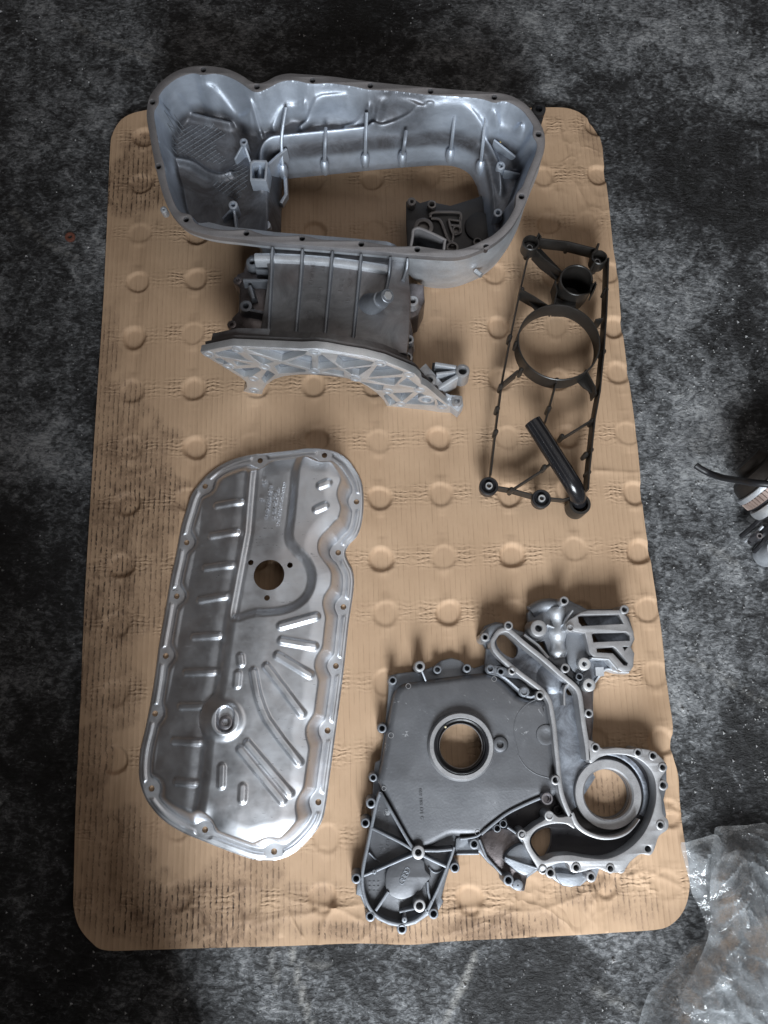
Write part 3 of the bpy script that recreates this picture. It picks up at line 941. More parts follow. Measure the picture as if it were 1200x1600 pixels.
# seal collar, rubber seal and steel lip
R = seal_r
col_o = MB().lathe(seal_c, [(R * 1.60, .0255), (R * 1.54, .0300), (R * 1.50, .0345), (R * 1.47, .0352), (R * 1.30, .0352), (R * 1.275, .0345), (R * 1.27, .012)], 64, cap=False).build('seal_collar', M['alu_face'], cover)
sl = MB().lathe(seal_c, [(R * 1.268, .020), (R * 1.268, .0335), (R * 1.22, .0340), (R * 1.15, .0330), (R * 1.12, .0290), (R * 1.08, .0290), (R * 1.05, .0315), (R * 1.02, .0300), (R * 1.0, .020), (R * 1.02, .014)], 64)
sl.f = [f for f in sl.f if len(f) == 4]
sl = sl.build('shaft_seal', M['rubber'], cover)
MB().lathe(seal_c, [(R * 1.06, .0238), (R * 1.05, .0262), (R * 1.0, .0262), (R * .985, .0238)], 64, close=True).build('lip_spring', M['alu_face'], sl)
MB().lathe(at(696, 1136, .034)[:2], [(.0012, .033), (.0012, .0352), (.0002, .0355)], 8).build('paint_dot', plain('cream_paint', (.7, .62, .42), .5), sl)
# countersunk hole and shallow turned marks in the panel
def crater(px, py, r_out, r_in, z, name='counterbore', mat=None):
    c = at(px, py, z)[:2]
    return MB().lathe(c, [(r_out * PX, z), (r_out * .82 * PX, z + .0032), (r_out * .60 * PX, z + .0040), (r_in * 1.25 * PX, z + .0040), (r_in * PX, z + .0030), (r_in * PX, z - .012)], 28).build(name, mat or M['cover'], cover)
crater(781, 1163, 13.5, 4.6, .0257)
for px, py, rr_ in ((638, 1072, 4.2), (611, 1149, 4.4), (772, 1061, 4.2), (746, 1301, 4.0), (600, 1232, 3.5)):
    MB().lathe(at(px, py, .0258)[:2], [(rr_ * PX, .0256), (rr_ * PX, .0261), (rr_ * .82 * PX, .0261), (rr_ * .8 * PX, .0256)], 18, close=True).build('ejector_mark', M['alu_face'], cover)
arc = [(min(826 - 25 * math.sin(t) + 62 - 62 * math.cos(t), 868), 1150 + 60 * math.cos(t)) for t in np.linspace(.15, 2.9, 24)]
arc = cA([(430, 770), (370, 800), (320, 850), (290, 910), (280, 980), (290, 1060), (310, 1140)]) + cD([(290, 110), (330, 170), (390, 215), (470, 240)])
MB().rib(smooth(cp(arc, .0258), 4, False), .0012, .0254, .0263).build('casting_line', M['cover'], cover)
# dished relief next to the channel wall
MB().lathe(at(853, 1148, .0257)[:2], [(16 * PX, .0257), (15 * PX, .0268), (11 * PX, .0272), (8 * PX, .0265), (.0005, .0262)], 28).build('round_relief', M['cover'], cover)

# bolt bosses round the rim: (x, y, outer radius, bore radius, top)
boss_px = [(656, 1041, 8.6, 4.2, .034), (613.5, 1063, 6.8, 3.9, .030), (597, 1138, 7.2, 4.0, .030), (583, 1215, 6.4, 3.6, .024), (579.6, 1255, 7.8, 4.2, .032), (570.8, 1286, 7.2, 4.2, .032), (556.5, 1373, 7.4, 4.2, .030), (578.6, 1432, 7.4, 4.2, .026), (628, 1451.6, 7.6, 4.4, .026),
           (677.5, 1428, 7.4, 4.4, .026), (710.8, 1356, 7.4, 4.6, .028), (741, 1319, 7.6, 4.4, .028), (683.5, 1046, 6.8, 3.8, .020), (729.8, 1044, 6.8, 3.8, .026), (766.4, 1045, 6.8, 3.8, .032), (782.6, 1049.2, 6.6, 3.8, .030), (800.3, 1048.3, 6.6, 3.6, .036), (819, 1081, 7.4, 4.6, .030),
           (844, 1086.5, 7.2, 4.2, .036), (758, 995.4, 7.0, 3.8, .038), (794.7, 977.4, 7.2, 4.2, .038), (881.8, 938.6, 7.4, 4.2, .040), (976, 952.2, 7.4, 4.0, .040), (985, 1021.7, 6.4, 4.0, .036), (883.6, 1044, 7.4, 4.4, .038), (905.5, 1057.4, 6.0, 4.2, .030), (920.4, 1114.6, 7.0, 4.0, .036),
           (930.8, 1168, 7.0, 4.2, .036), (997.3, 1176, 7.0, 4.0, .036), (1020.7, 1181, 7.0, 4.2, .036), (1035.8, 1199, 7.0, 4.0, .036), (1036.4, 1227, 7.8, 4.4, .034), (1032.4, 1289.4, 7.0, 4.2, .036), (1011.8, 1326, 7.2, 4.6, .034), (969.8, 1356.8, 7.2, 4.6, .034), (954, 1357.4, 6.6, 4.2, .036),
           (924, 1370.4, 7.6, 4.2, .034), (900.6, 1356, 7.0, 4.2, .036), (860.4, 1364, 7.6, 4.4, .036), (848.3, 1359, 6.6, 4.2, .036), (794.6, 1375.5, 8.0, 4.6, .030), (815.8, 1304, 7.0, 4.4, .036), (858.5, 1275, 7.4, 4.4, .036), (868.2, 1219, 7.2, 4.2, .036), (777, 1294.5, 5.6, 4.2, .028), (786.4, 1287.4, 5.8, 4.4, .028),
           (891.0, 981, 6.0, 4.0, .040)]
bores = []
for px, py, ro, ri, zt in boss_px:
    bores.append((at(px, py, zt)[:2], ri * PX))
def bored(P):
    """bolt bores that fall inside an outline"""
    P = ccw(P)
    return [circle(q, r, 14) for q, r in bores if sdf(P, np.array([q[0]]), np.array([q[1]]))[0][0] > r + .0004]
for px, py, ro, ri, zt in boss_px:
    zt += .0012 if zt >= .0355 else 0
    c = at(px, py, zt)[:2]
    MB().boss(c, ro * PX, ri * PX, ZB + .001, zt, 20, flare=.0012).build('bolt_boss', M['alu_grey'] if zt < .033 else M['alu_face'], cover)
# little rib running in from the tall corner boss
MB().rib(cp([(659, 1048), (666, 1064)], .03), .0024, .010, [.033, .026]).build('rib', M['alu_grey'], cover)

# lower left chain housing: sunk floor, rim, spokes and emblem pad
house = [(594, 1236), (600, 1240), (622, 1282), (646, 1322), (656, 1330), (672, 1326), (708, 1323), (712, 1330), (700, 1362), (684, 1408), (670, 1424), (652, 1437), (628, 1443), (606, 1438), (588, 1427), (575, 1408), (568, 1388), (567, 1362), (573, 1334), (580, 1300), (586, 1262)]
MB().plate(cp(house, .014, 2), (), .009, .0135, .0005).build('housing_floor', M['cover'], cover)
def ribs(name, mat, lst, parent=cover):
    for seq, w, z0, z1 in lst:
        zz = z1 if np.isscalar(z1) else z1[0]
        P = cp(seq, zz)
        if len(P) > 3:
            P = smooth(P, 4, False)
            z1 = z1 if np.isscalar(z1) else np.interp(np.linspace(0, 1, len(P)), np.linspace(0, 1, len(z1)), z1)
        MB().rib(P, w * PX, z0, z1, flare=.0008).build(name, mat, parent)
ribs('rim_wall', M['alu_grey'], [
    (cC([(262, 85), (235, 160), (205, 300), (185, 400), (160, 520), (135, 640), (125, 720), (130, 820), (160, 920), (215, 1000), (290, 1050), (380, 1078), (450, 1078), (540, 1045), (610, 980), (650, 900)]), 5.2, .008, .026),
    (cC([(650, 905), (700, 800), (745, 690), (790, 580), (815, 500)]), 4.2, .008, .026),
    (cC([(640, 900), (620, 840), (615, 760)]), 4.0, .008, .022)])
ribs('spoke', M['alu_grey'], [
    (cC([(262, 90), (320, 190), (400, 330), (470, 450), (515, 515)]), 4.6, .010, [.026, .030, .030, .030, .031]),
    (cC([(195, 355), (300, 405), (420, 465), (510, 520)]), 4.2, .010, [.026, .028, .029, .030]),
    (cC([(590, 525), (690, 528), (800, 520)]), 4.0, .010, [.030, .029, .027]),
    (cC([(585, 565), (660, 605), (755, 650)]), 4.0, .010, [.030, .028, .026]),
    (cC([(500, 560), (430, 590), (330, 635), (230, 680), (130, 722)]), 4.0, .010, [.030, .028, .027, .026, .025]),
    (cC([(320, 835), (270, 910), (225, 975)]), 4.6, .010, [.025, .025, .025]),
    (cC([(440, 960), (442, 1040), (430, 1090)]), 4.6, .010, [.022, .024, .025]),
    (cC([(405, 985), (470, 965), (530, 945)]), 3.2, .010, [.022, .025, .030]),
    (cC([(175, 540), (215, 585), (262, 620)]), 1.8, .010, [.020, .0165, .014]),
    (cC([(600, 965), (625, 985)]), 4.0, .010, [.026, .026]),
    (cC([(625, 650), (650, 680), (690, 690), (745, 660)]), 1.8, .010, .016)])
pad = ccw(cp(cC([(325, 650), (390, 610), (490, 565), (560, 585), (590, 610), (600, 670), (640, 720), (600, 770), (560, 830), (490, 870), (420, 892), (350, 870), (310, 830), (295, 770), (300, 700)]), .022, 3))
MB().plate(pad, (), .012, .0225, .0018).build('emblem_pad', M['cover'], cover)
MB().boss(at(653.6, 1332, .033)[:2], 10 * PX, 4.6 * PX, .010, .0335, 28, flare=.001).build('centre_boss', M['alu_face'], cover)
MB().boss(at(655.5, 1415.5, .032)[:2], 9 * PX, 5 * PX, .010, .032, 24, flare=.001).build('centre_boss', M['alu_face'], cover)
MB().boss(at(585, 1362, .026)[:2], 3.6 * PX, .6 * PX, .010, .0275, 14).build('dowel', M['alu_grey'], cover)
MB().boss(at(632, 1437, .026)[:2], 4.2 * PX, .6 * PX, .010, .0275, 14).build('dowel', M['alu_grey'], cover)
ring_emblem([at(600 + x / 20, 1340 + y / 20, .0228)[:2] for x, y in ((725, 400), (672, 508), (618, 618), (562, 735))], 4.0 * PX, .00060, .0226, M['alu_grey'], cover)
for s, a, b, z, h in (('059 103 171 C', cC([(548, 60)])[0], cC([(562, 292)])[0], .0258, 5.2), ('059 103 173', cC([(296, 210)])[0], cC([(302, 365)])[0], .0136, 4.6), ('H101', cC([(246, 238)])[0], cC([(246, 310)])[0], .0136, 5.0), ('H-Z 00083', cC([(304, 445)])[0], cC([(306, 590)])[0], .0136, 5.0), ('1241', cC([(252, 485)])[0], cC([(256, 565)])[0], .0136, 5.0)):
    lettering(s, a, b, z, .0006, M['cover'], cover, h, bold=.01)
mb = MB()
for i in range(3):
    for j in range(3):
        c = at(*cC([(180 + 32 * j, 765 + 34 * i)])[0], .0138)
        mb.box((c[0] - 1.5 * PX, c[1] - 2.2 * PX, .0134), (c[0] + 1.5 * PX, c[1] + 2.2 * PX, .0142))
mb.build('date_grid', M['cover'], cover)
# tab joining housing and panel
_q = ccw(cp(cC([(830, 440), (860, 425), (990, 420), (1010, 450), (1000, 545), (840, 552), (825, 520)]), .02))
MB().plate(_q, bored(_q), .009, .0165, .001).build('link_plate', M['alu_grey'], cover)
ribs('rib', M['alu_grey'], [(cC([(835, 550), (1000, 548)]), 3, .008, .020), (cC([(860, 438), (930, 430), (995, 412), (1050, 360)]), 3, .012, .0275)])

# dark recessed web between panel and pump housing
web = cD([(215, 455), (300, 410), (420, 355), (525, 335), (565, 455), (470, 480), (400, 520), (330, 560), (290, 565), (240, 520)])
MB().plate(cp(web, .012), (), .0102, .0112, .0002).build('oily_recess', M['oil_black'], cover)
web2 = cD([(65, 580), (150, 530), (235, 530), (290, 570), (320, 610), (395, 745), (340, 790), (325, 875), (270, 870), (205, 790), (150, 730), (100, 690)])
_q = ccw(cp(web2, .012, 2))
MB().plate(_q, bored(_q), .0102, .0135, .001).build('lug_web', M['alu_oily'], cover)
MB().plate(cp(cD([(205, 700), (245, 640), (310, 610), (345, 640), (400, 740), (350, 790), (310, 790), (250, 750)]), .02, 3), (), .012, .022, .004).build('blister', M['alu_grey'], cover)
MB().boss(at(*cD([(290, 850)])[0], .024)[:2], 8 * PX, .5 * PX, .004, .022, 16).build('dowel', M['alu_grey'], cover)
ribs('edge_rib', M['alu_grey'], [(cD([(80, 560), (150, 500), (230, 440), (330, 390), (425, 350)]), 4.4, .010, .0285), (cD([(230, 520), (290, 560), (315, 600)]), 3.2, .010, .026), (cD([(215, 690), (300, 720), (400, 748)]), 2.6, .012, [.0235, .027, .03]), (cD([(70, 590), (110, 690), (200, 790)]), 3.4, .006, .018)])
MB().lathe(at(854.8, 1248, .034)[:2], [(9.6 * PX, .010), (9.6 * PX, .033), (8.6 * PX, .0345), (6.4 * PX, .0345), (5.6 * PX, .031), (4.6 * PX, .031), (4.2 * PX, .026), (.0004, .026)], 26).build('bolt', M['steel_dark'], cover)
MB().boss(at(871.6, 1266, .018)[:2], 7 * PX, 4.4 * PX, .008, .018, 18).build('oil_gallery', M['oil_black'], cover)

# channel arm: floor, walls, head round the slot
arm_floor = [(772, 992), (784, 984), (800, 992), (850, 1030), (900, 1074), (910, 1120), (920, 1192), (930, 1215), (900, 1262), (888, 1270), (878, 1230), (870, 1150), (858, 1095), (840, 1074), (790, 1034), (770, 1010)]
MB().plate(cp(arm_floor, .013), [cp(slot, .013, 4), circle(arm_hole, 7 * PX, 16)], .0102, .0135, .0005).build('channel_floor', M['channel'], cover)
MB().lathe(at(862, 1060, .0136)[:2], [(26 * PX, .0130), (22 * PX, .0150), (12 * PX, .0170), (.0005, .0175)], 32).build('channel_swell', M['channel'], cover)
ribs('channel_wall', M['alu_face'], [
    (cA([(150, 330), (132, 370), (150, 430), (230, 512), (340, 602), (420, 660), (485, 715), (528, 780), (545, 860), (560, 960), (572, 1080), (585, 1200)]) + [(876, 1232), (883, 1256), (892, 1276)], 7.6, .009, ZT),
    (cA([(150, 330), (180, 296), (235, 285), (290, 325), (350, 378), (480, 482), (600, 588), (700, 672), (735, 730), (752, 840), (768, 960), (788, 1080), (800, 1190)]), 8.2, .009, ZT),
    (cA([(632, 810), (630, 740), (634, 690), (660, 662), (695, 672), (716, 720)]), 3.4, .010, .030)])
# back of the arm head
_q = ccw(cp(cA([(60, 300), (120, 250), (210, 240), (270, 265), (230, 300), (150, 320), (120, 360), (60, 370), (50, 340)]), .03, 2))
MB().plate(_q, bored(_q), .006, .0325, .003).build('head_web', M['alu_grey'], cover)
MB().plate(cp(cA([(85, 420), (130, 420), (205, 530), (100, 540), (75, 550)]), .015), (), .008, .0185, .001).build('head_gusset', M['alu_grey'], cover)
_q = ccw(cp(cA([(90, 545), (140, 530), (220, 550), (300, 590), (380, 640), (440, 690), (430, 745), (390, 765), (330, 740), (240, 660), (170, 610), (90, 590)]), .02, 2))
MB().plate(_q, bored(_q), .009, .0285, .003).build('boss_row_web', M['alu_grey'], cover)
# right flange strip beside the channel
_q = ccw(cp(cA([(745, 700), (800, 640), (828, 690), (830, 830), (826, 990), (815, 1060), (790, 1060), (770, 900)]), .02))
MB().plate(_q, bored(_q), .0102, .0195, .001).build('side_web', M['alu_oily'], cover)

# cast body with conduits behind the channel
body = cA([(375, 170), (410, 120), (500, 92), (580, 92), (640, 110), (700, 110), (760, 150), (1000, 150), (1060, 195), (1105, 300), (1112, 350), (1085, 405), (1110, 480), (1090, 560), (1000, 570), (915, 560), (850, 620), (790, 690), (745, 680), (640, 590), (520, 490), (420, 385), (345, 325), (380, 235)])
_q = cp(body, .018)
MB().plate(_q, [cp(tri, .018), cp(port1, .02), cp(port2, .02), cp(port3, .02)], .008, .0185, .002).build('upper_body', M['alu_grey'], cover)
MB().boss(at(842, 981.5, .036)[:2], 13.4 * PX, 5.4 * PX, .012, .0355, 30, flare=.0035).build('mounting_boss', M['alu_face'], cover)
mb = MB()
bul = cp(cA([(575, 130), (585, 230), (585, 330), (592, 430), (600, 480)]), .02)
mb.tube([(q[0], q[1], .017) for q in smooth(bul, 5, False)], [.0105 + .0016 * math.sin(.9 * i) for i in range(21)], 16)
mb.build('oil_conduit', M['alu'], cover)
mb = MB()
q0 = [(*at(*cA([p_])[0], .02)[:2], .016) for p_ in ((400, 160), (470, 120), (540, 110), (600, 120))]
mb.tube(smooth(np.array(q0), 4, False), .0085, 14)
mb.build('oil_conduit', M['alu_grey'], cover)
# machined port face with slots
portface = cA([(632, 250), (655, 220), (740, 165), (790, 150), (1010, 148), (1060, 195), (1108, 300), (1112, 350), (1088, 402), (1112, 450), (1105, 540), (1085, 572), (1030, 578), (985, 555), (935, 492), (840, 485), (800, 445), (790, 400), (770, 310), (700, 300), (640, 285)])
MB().plate(cp(portface, .036), [cp(port1, .036), cp(port2, .036), cp(port3, .036), cp(ptri, .036)], .0187, .0385, .0012).build('port_face', M['alu_face'], cover)
for seq in (port1, port2):
    P = cp(seq, .03)
    c0 = P[len(P) // 2 - 0]
    lo, hi = P.min(0), P.max(0)
    x0_ = lo[0] + (hi[0] - lo[0]) * .33
    V = [(x0_, lo[1] - .001, .012), (hi[0], lo[1] - .001, .030), (hi[0], hi[1] + .001, .030), (x0_ - .008, hi[1] + .001, .012)]
    V += [(a_, b_, z_ - .003) for a_, b_, z_ in V]
    MB().add(V, [(0, 1, 2, 3), (7, 6, 5, 4), (0, 4, 5, 1), (2, 6, 7, 3), (0, 3, 7, 4), (1, 5, 6, 2)]).build('port_ramp', M['channel'], cover)
MB().plate(cp(cA([(640, 300), (770, 305), (800, 400), (830, 480), (800, 560), (720, 600), (660, 540), (640, 480)]), .022, 2), (), .014, .0245, .004).build('port_body', M['alu_grey'], cover)
for px, py in cA([(770, 522), (803, 668)]):
    MB().boss(at(px, py, .034)[:2], 10.2 * PX, 3.6 * PX, .012, .0345, 26, flare=.001).build('mounting_boss', M['alu_bright'], cover)
c = at(*cA([(875, 575)])[0], .026)
mb = MB().box((c[0] - .0050, c[1] - .0052, .012), (c[0] + .0050, c[1] + .0052, .027))
mb.build('cast_block', M['alu'], cover)
ribs('rib', M['alu'], [(cA([(690, 150), (655, 200), (630, 250)]), 3.0, .014, .034), (cA([(820, 480), (940, 488), (1000, 560)]), 2.6, .014, .0392), (cA([(510, 250), (600, 285)]), 2.4, .014, .026), (cA([(350, 320), (450, 395), (520, 480)]), 5.0, .010, .027), (cA([(845, 650), (920, 560), (1000, 575), (1080, 580)]), 3.0, .004, .022)])

# pump housing: dark chambers, flange face, tongue and bore ring
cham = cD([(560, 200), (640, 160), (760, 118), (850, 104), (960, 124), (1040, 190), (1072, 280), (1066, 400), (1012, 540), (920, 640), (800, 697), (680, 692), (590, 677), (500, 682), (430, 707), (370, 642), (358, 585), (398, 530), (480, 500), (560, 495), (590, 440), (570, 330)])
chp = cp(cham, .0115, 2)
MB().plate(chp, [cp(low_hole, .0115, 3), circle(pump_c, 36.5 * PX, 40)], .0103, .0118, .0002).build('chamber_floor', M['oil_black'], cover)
fl_out = cD([(690, 20), (735, 40), (770, 72), (850, 66), (930, 74), (975, 70), (1060, 88), (1125, 150), (1130, 195), (1098, 245), (1092, 300), (1104, 350), (1112, 440), (1142, 480), (1140, 530), (1090, 570), (1066, 640), (1040, 678), (985, 672), (925, 715), (880, 770), (800, 775), (740, 752), (640, 775), (590, 770), (570, 722), (500, 728), (420, 775), (395, 740), (340, 650), (320, 600), (300, 560), (345, 540), (390, 505), (440, 475), (455, 440), (490, 440), (520, 462), (575, 455)])
fl_in = cD([(590, 440), (612, 525), (560, 500), (480, 500), (398, 530), (358, 585), (370, 642), (430, 707), (500, 682), (590, 677), (680, 692), (800, 697), (920, 640), (1012, 540), (1066, 400), (1072, 280), (1040, 190), (960, 124), (850, 104), (760, 118), (700, 155), (686, 90)])
_q = ccw(np.concatenate([smooth(cp(fl_out, ZT), 3, False), smooth(cp(fl_in, ZT), 5, False)]))
MB().plate(_q, bored(_q), .0104, ZT, .0009).build('pump_flange', M['alu_face'], cover)
MB().rib(smooth(cp(cD([(592, 440), (625, 505), (680, 550), (760, 578), (840, 578), (905, 555), (950, 515), (980, 474)]), ZT), 4, False), 8.5 * PX, .0105, ZT, w1=1.6 * PX).build('volute_tongue', M['alu_face'], cover)
pr = MB().lathe(pump_c, [(52 * PX, .0105), (52 * PX, .0205), (51 * PX, .0215), (40 * PX, .0215), (37.5 * PX, .0195), (36 * PX, .004)], 64)
pr.f = [f for f in pr.f if len(f) == 4]
pr.build('pump_bore_ring', M['alu_face'], cover)
arcp = [pump_c + 62 * PX * np.array([math.cos(t), math.sin(t)]) for t in np.linspace(-.55, 2.1, 30)]
MB().rib(arcp, 9 * PX, .0105, [.0125 + .008 * i / 29 for i in range(30)], b=.002).build('volute_ramp', M['channel'], cover)
_q = ccw(cp(cD([(500, 775), (600, 785), (650, 770), (690, 770), (640, 848), (540, 850)]), .015, 2))
MB().plate(_q, bored(_q), .006, .0165, .002).build('lower_web', M['alu_grey'], cover)
# ------------------------------------------------------------------ black plastic oil pump frame
frame = thing('pump_carrier', 'black plastic oil pump carrier with large ring, cup and slanted tube', 'plastic carrier', at(860, 590, 0))
g = Nodes('black_plastic')
base = g.mix(g.noise(40, 5, .6), (.006, .0056, .005), (.022, .019, .017))
g.bump(g.noise(500, 3, .6), .00008, .6)
g.set(Base_Color=base, Roughness=g.ramp(g.noise(60, 3, .6), [(.3, .30), (.7, .48)]))
M['plastic'] = g.m
cE = lambda seq: crop(seq, 740, 350, 5.0)
cF = lambda seq: crop(seq, 730, 570, 5.0)
FZ = .048
PF = np.hypot(*(at(871, 540, FZ) - at(870, 540, FZ))[:2])
def fwall(name, seq, zt, h, w=.0022, n=0):
    w = w * .82
    P = pts(seq, zt)
    if n:
        P = smooth(P, n, False)
    return MB().rib(P, w, zt - h, zt).build(name, M['plastic'], frame)
# side rails are thin upright strips
fwall('rail', cE([(435, 215), (370, 500), (295, 860), (225, 1230)]) + cF([(225, 510), (185, 860)]), .036, .016, .0026)
fwall('rail', cE([(1056, 262), (1048, 500), (1040, 700), (1020, 1000)]) + cF([(1058, 10), (1040, 200), (1000, 420), (975, 660), (955, 850), (948, 970)]), .048, .026, .0026)
fwall('rail', cE([(520, 112), (740, 138), (950, 192)]), .048, .022, .0030)
fwall('rail', cF([(245, 952), (350, 970), (520, 1018)]), .036, .018, .0028)
fwall('rail', cF([(655, 1040), (750, 1050), (835, 1028)]), .034, .014, .0026)
for a in (cE([(480, 190), (545, 262), (690, 372)]), cE([(378, 512), (480, 570), (588, 640)]), cE([(232, 1236), (345, 1142)]), cF([(928, 35), (1000, 170), (1008, 225)]), cE([(955, 745), (1012, 735)])):
    fwall('brace', a, .045, .026, .0024)
fwall('stay', cF([(705, 112), (645, 330), (612, 445)]), .040, .012, .0026)
fwall('stay', cF([(735, 575), (860, 500), (985, 422)]), .042, .012, .0026)
fwall('stay', cF([(660, 762), (560, 840), (360, 968)]), .038, .012, .0030)
# wedge fins
for seq, z in ((cE([(375, 520), (590, 640), (545, 680), (500, 702)]), .030), (cE([(478, 200), (525, 190), (690, 365), (672, 410), (640, 432)]), .030), (cF([(860, 130), (925, 45), (1000, 190), (995, 235), (905, 175)]), .030)):
    MB().plate(pts(seq, z), (), z - .0022, z, .0005).build('fin', M['plastic'], frame)
# knuckles along the rails
for px, py in cE([(382, 500), (288, 870), (1042, 500), (1022, 985), (340, 920), (375, 1130), (745, 145)]) + cF([(228, 512), (268, 155), (645, 330), (745, 550), (610, 790), (935, 690), (975, 655), (705, 110), (985, 425), (350, 968), (955, 830), (240, 330)]):
    c = at(px, py, .045)
    MB().lathe(c[:2], [(.0030, .022), (.0034, .030), (.0034, .042), (.0020, .045), (.0003, .0455)], 10).build('knuckle', M['plastic'], frame)
# the large ring and the cup
rc = at(873.6, 533.6, FZ)[:2]
RR = at(938.5, 533.6, FZ)[0] - rc[0]
MB().lathe(rc, [(RR, .020), (RR, FZ - .0005), (RR - .0006, FZ), (RR - .0018, FZ), (RR - .0022, FZ - .0006), (RR - .0022, .020)], 72, close=True).build('ring', M['plastic'], frame)
cc = at(902, 437, .060)[:2]
rcup = at(929, 437, .060)[0] - cc[0]
def cup_pt(x, y, z):
    t = math.atan2(y - cc[1], x - cc[0])
    if z > .05:
        z -= .012 * max(0., math.cos(t + .35)) ** 6
    return (x, y, z)
MB().lathe(cc, [(rcup * .80, .0005), (rcup * .98, .024), (rcup, .0595), (rcup - .0006, .060), (rcup - .0018, .060), (rcup - .0024, .0592), (rcup - .0026, .026), (rcup * .70, .012), (.0005, .011)], 48, fn=cup_pt).build('cup', M['plastic'], frame)
fwall('spout_lip', cE([(930, 470), (955, 450), (958, 470), (945, 510)]), .058, .030, .0022)
fwall('brace', cE([(905, 370), (945, 300)]), .058, .03, .0026)
MB().plate(pts(cE([(630, 560), (700, 600), (800, 610), (800, 650), (640, 645)]), .04), (), .012, .040, .001).build('neck', M['plastic'], frame)
fwall('brace', cE([(640, 440), (655, 520), (625, 640)]), .046, .03, .0026)
# eyes and bushings
for (px, py), z, ro in ((cE([(450, 142)])[0], .050, 14), (cE([(985, 256)])[0], .050, 13)):
    c = at(px, py, z)[:2]
    e = MB().lathe(c, [(ro * PF, .030), (ro * PF, z - .001), ((ro - 1) * PF, z), ((ro - 2.6) * PF, z), ((ro - 3.4) * PF, z - .002), ((ro - 3.6) * PF, z - .014), (5.4 * PF, z - .016), (5.2 * PF, .012)], 30, cap=False).build('eye', M['plastic'], frame)
    MB().lathe(c, [(5.1 * PF, .012), (5.1 * PF, z - .012), (4.4 * PF, z - .012), (3.6 * PF, z - .012), (3.4 * PF, .012)], 20, cap=False).build('sleeve', M['alu_face'], e)
fwall('horn', cE([(935, 225), (965, 195), (978, 150)]), .052, .02, .0040)
fwall('horn', cE([(495, 110), (512, 70), (525, 100)]), .052, .02, .0040)
for px, py in cF([(170, 946), (582, 1044)]):
    c = at(px, py, .040)[:2]
    e = MB().lathe(c, [(13.6 * PF, .027), (13.8 * PF, .034), (14.4 * PF, .0365), (14.4 * PF, .039), (13.4 * PF, .040), (11.4 * PF, .040), (10.6 * PF, .0385), (8.6 * PF, .036), (6.8 * PF, .0365), (5.6 * PF, .0385), (5.4 * PF, .010)], 32, cap=False).build('bushing', M['rubber'], frame)
    MB().lathe(c, [(5.5 * PF, .010), (5.5 * PF, .0412), (5.1 * PF, .0418), (3.7 * PF, .0418), (3.3 * PF, .0410), (3.2 * PF, .010)], 24, cap=False).build('sleeve', M['alu_bright'], e)
# slanted suction tube: a moulded channel closed by a bend
g = Nodes('glossy_black_plastic')
g.bump(g.noise(240, 3, .6), .00012, .5)
g.set(Base_Color=g.mix(g.noise(30, 4, .6), (.006, .006, .007), (.016, .016, .018)), Roughness=.22)
M['gloss'] = g.m
P = np.array([np.append(at(*cF([q])[0], z)[:2], z - .009) for q, z in (((520, 424), .060), ((590, 530), .060), ((660, 640), .060), ((730, 750), .060), ((800, 860), .058), ((845, 935), .054), ((868, 985), .048), ((880, 1030), .040), ((884, 1070), .028))])
P = smooth(P, 4, False)
wid = (at(*cF([(575, 385)])[0], .055) - at(*cF([(465, 460)])[0], .055))
tr = np.hypot(wid[0], wid[1]) / 2
tb = MB()
n_ = len(P)
tb.tube(P, [tr * (1 if i < 20 else 1 - .012 * (i - 20)) for i in range(n_)], 28, caps=False)
tb.tube(P, [tr * .84] * n_, 28, caps=False)
tb.add([tb.v[k] for k in range(28)] + [tb.v[n_ * 28 + k] for k in range(28)], [(k, (k + 1) % 28, 28 + (k + 1) % 28, 28 + k) for k in range(28)])
tube = tb.build('suction_tube', M['gloss'], frame, 50)
# moulded seams running along the tube
for off in (-.55, .05, .5):
    Q = P[:24].copy()
    T = np.gradient(Q, axis=0)
    T /= np.linalg.norm(T, axis=1)[:, None]
    S = np.cross(T, [0, 0, 1])
    Q = Q + S * (tr * off) + np.array([0, 0, 1.0]) * (tr * math.sqrt(1 - off * off) * .985)
    MB().tube(Q, .0009, 6).build('seam', M['gloss'], tube)
c = at(*cF([(884, 1085)])[0], .030)[:2]
MB().lathe(c, [(16.0 * PF, .0005), (16.5 * PF, .028), (16 * PF, .0295), (12.4 * PF, .0295), (12 * PF, .028), (12 * PF, .0005)], 36, close=True).build('tube_socket', M['plastic'], frame)
# ------------------------------------------------------------------ cast aluminium upper oil pan, standing bell face towards the camera
UO = np.array([-.0538, .6732, .1407])
UN = np.array([.00162, -.13320, .99109])
UN /= np.linalg.norm(UN)
UX = np.array([1, 0, 0]) - UN * UN[0]
UX /= np.linalg.norm(UX)
UY = np.cross(UN, UX)
def fU(u, v, w):
    return UO + UX * u + UY * v + UN * w
def up(px, py, w=0.):
    q = at_plane(px, py, UO + UN * w, UN) - UO
    return np.array([np.dot(q, UX), np.dot(q, UY)])
def ups(seq, w=0.):
    return np.array([up(x, y, w) for x, y in seq])
def up3(px, py, w):
    return fU(*up(px, py, w), w)
cG = lambda seq: crop(seq, 220, 90, 3.75)
cH = lambda seq: crop(seq, 540, 90, 3.75)
cI = lambda seq: crop(seq, 300, 380, 5.0)
cJ = lambda seq: crop(seq, 520, 360, 5.0)
upper = thing('upper_oil_pan', 'tall cast aluminium upper oil pan with ribbed interior and bright bell housing face', 'oil pan', at(520, 480, 0))
PU = np.hypot(*(up(501, 250) - up(500, 250)))
M['pan_face'] = cast_metal('pan_flange_face', (.22, .212, .218), (.31, .30, .308), (.42, .56), .75, scale=26, bump=.00012)
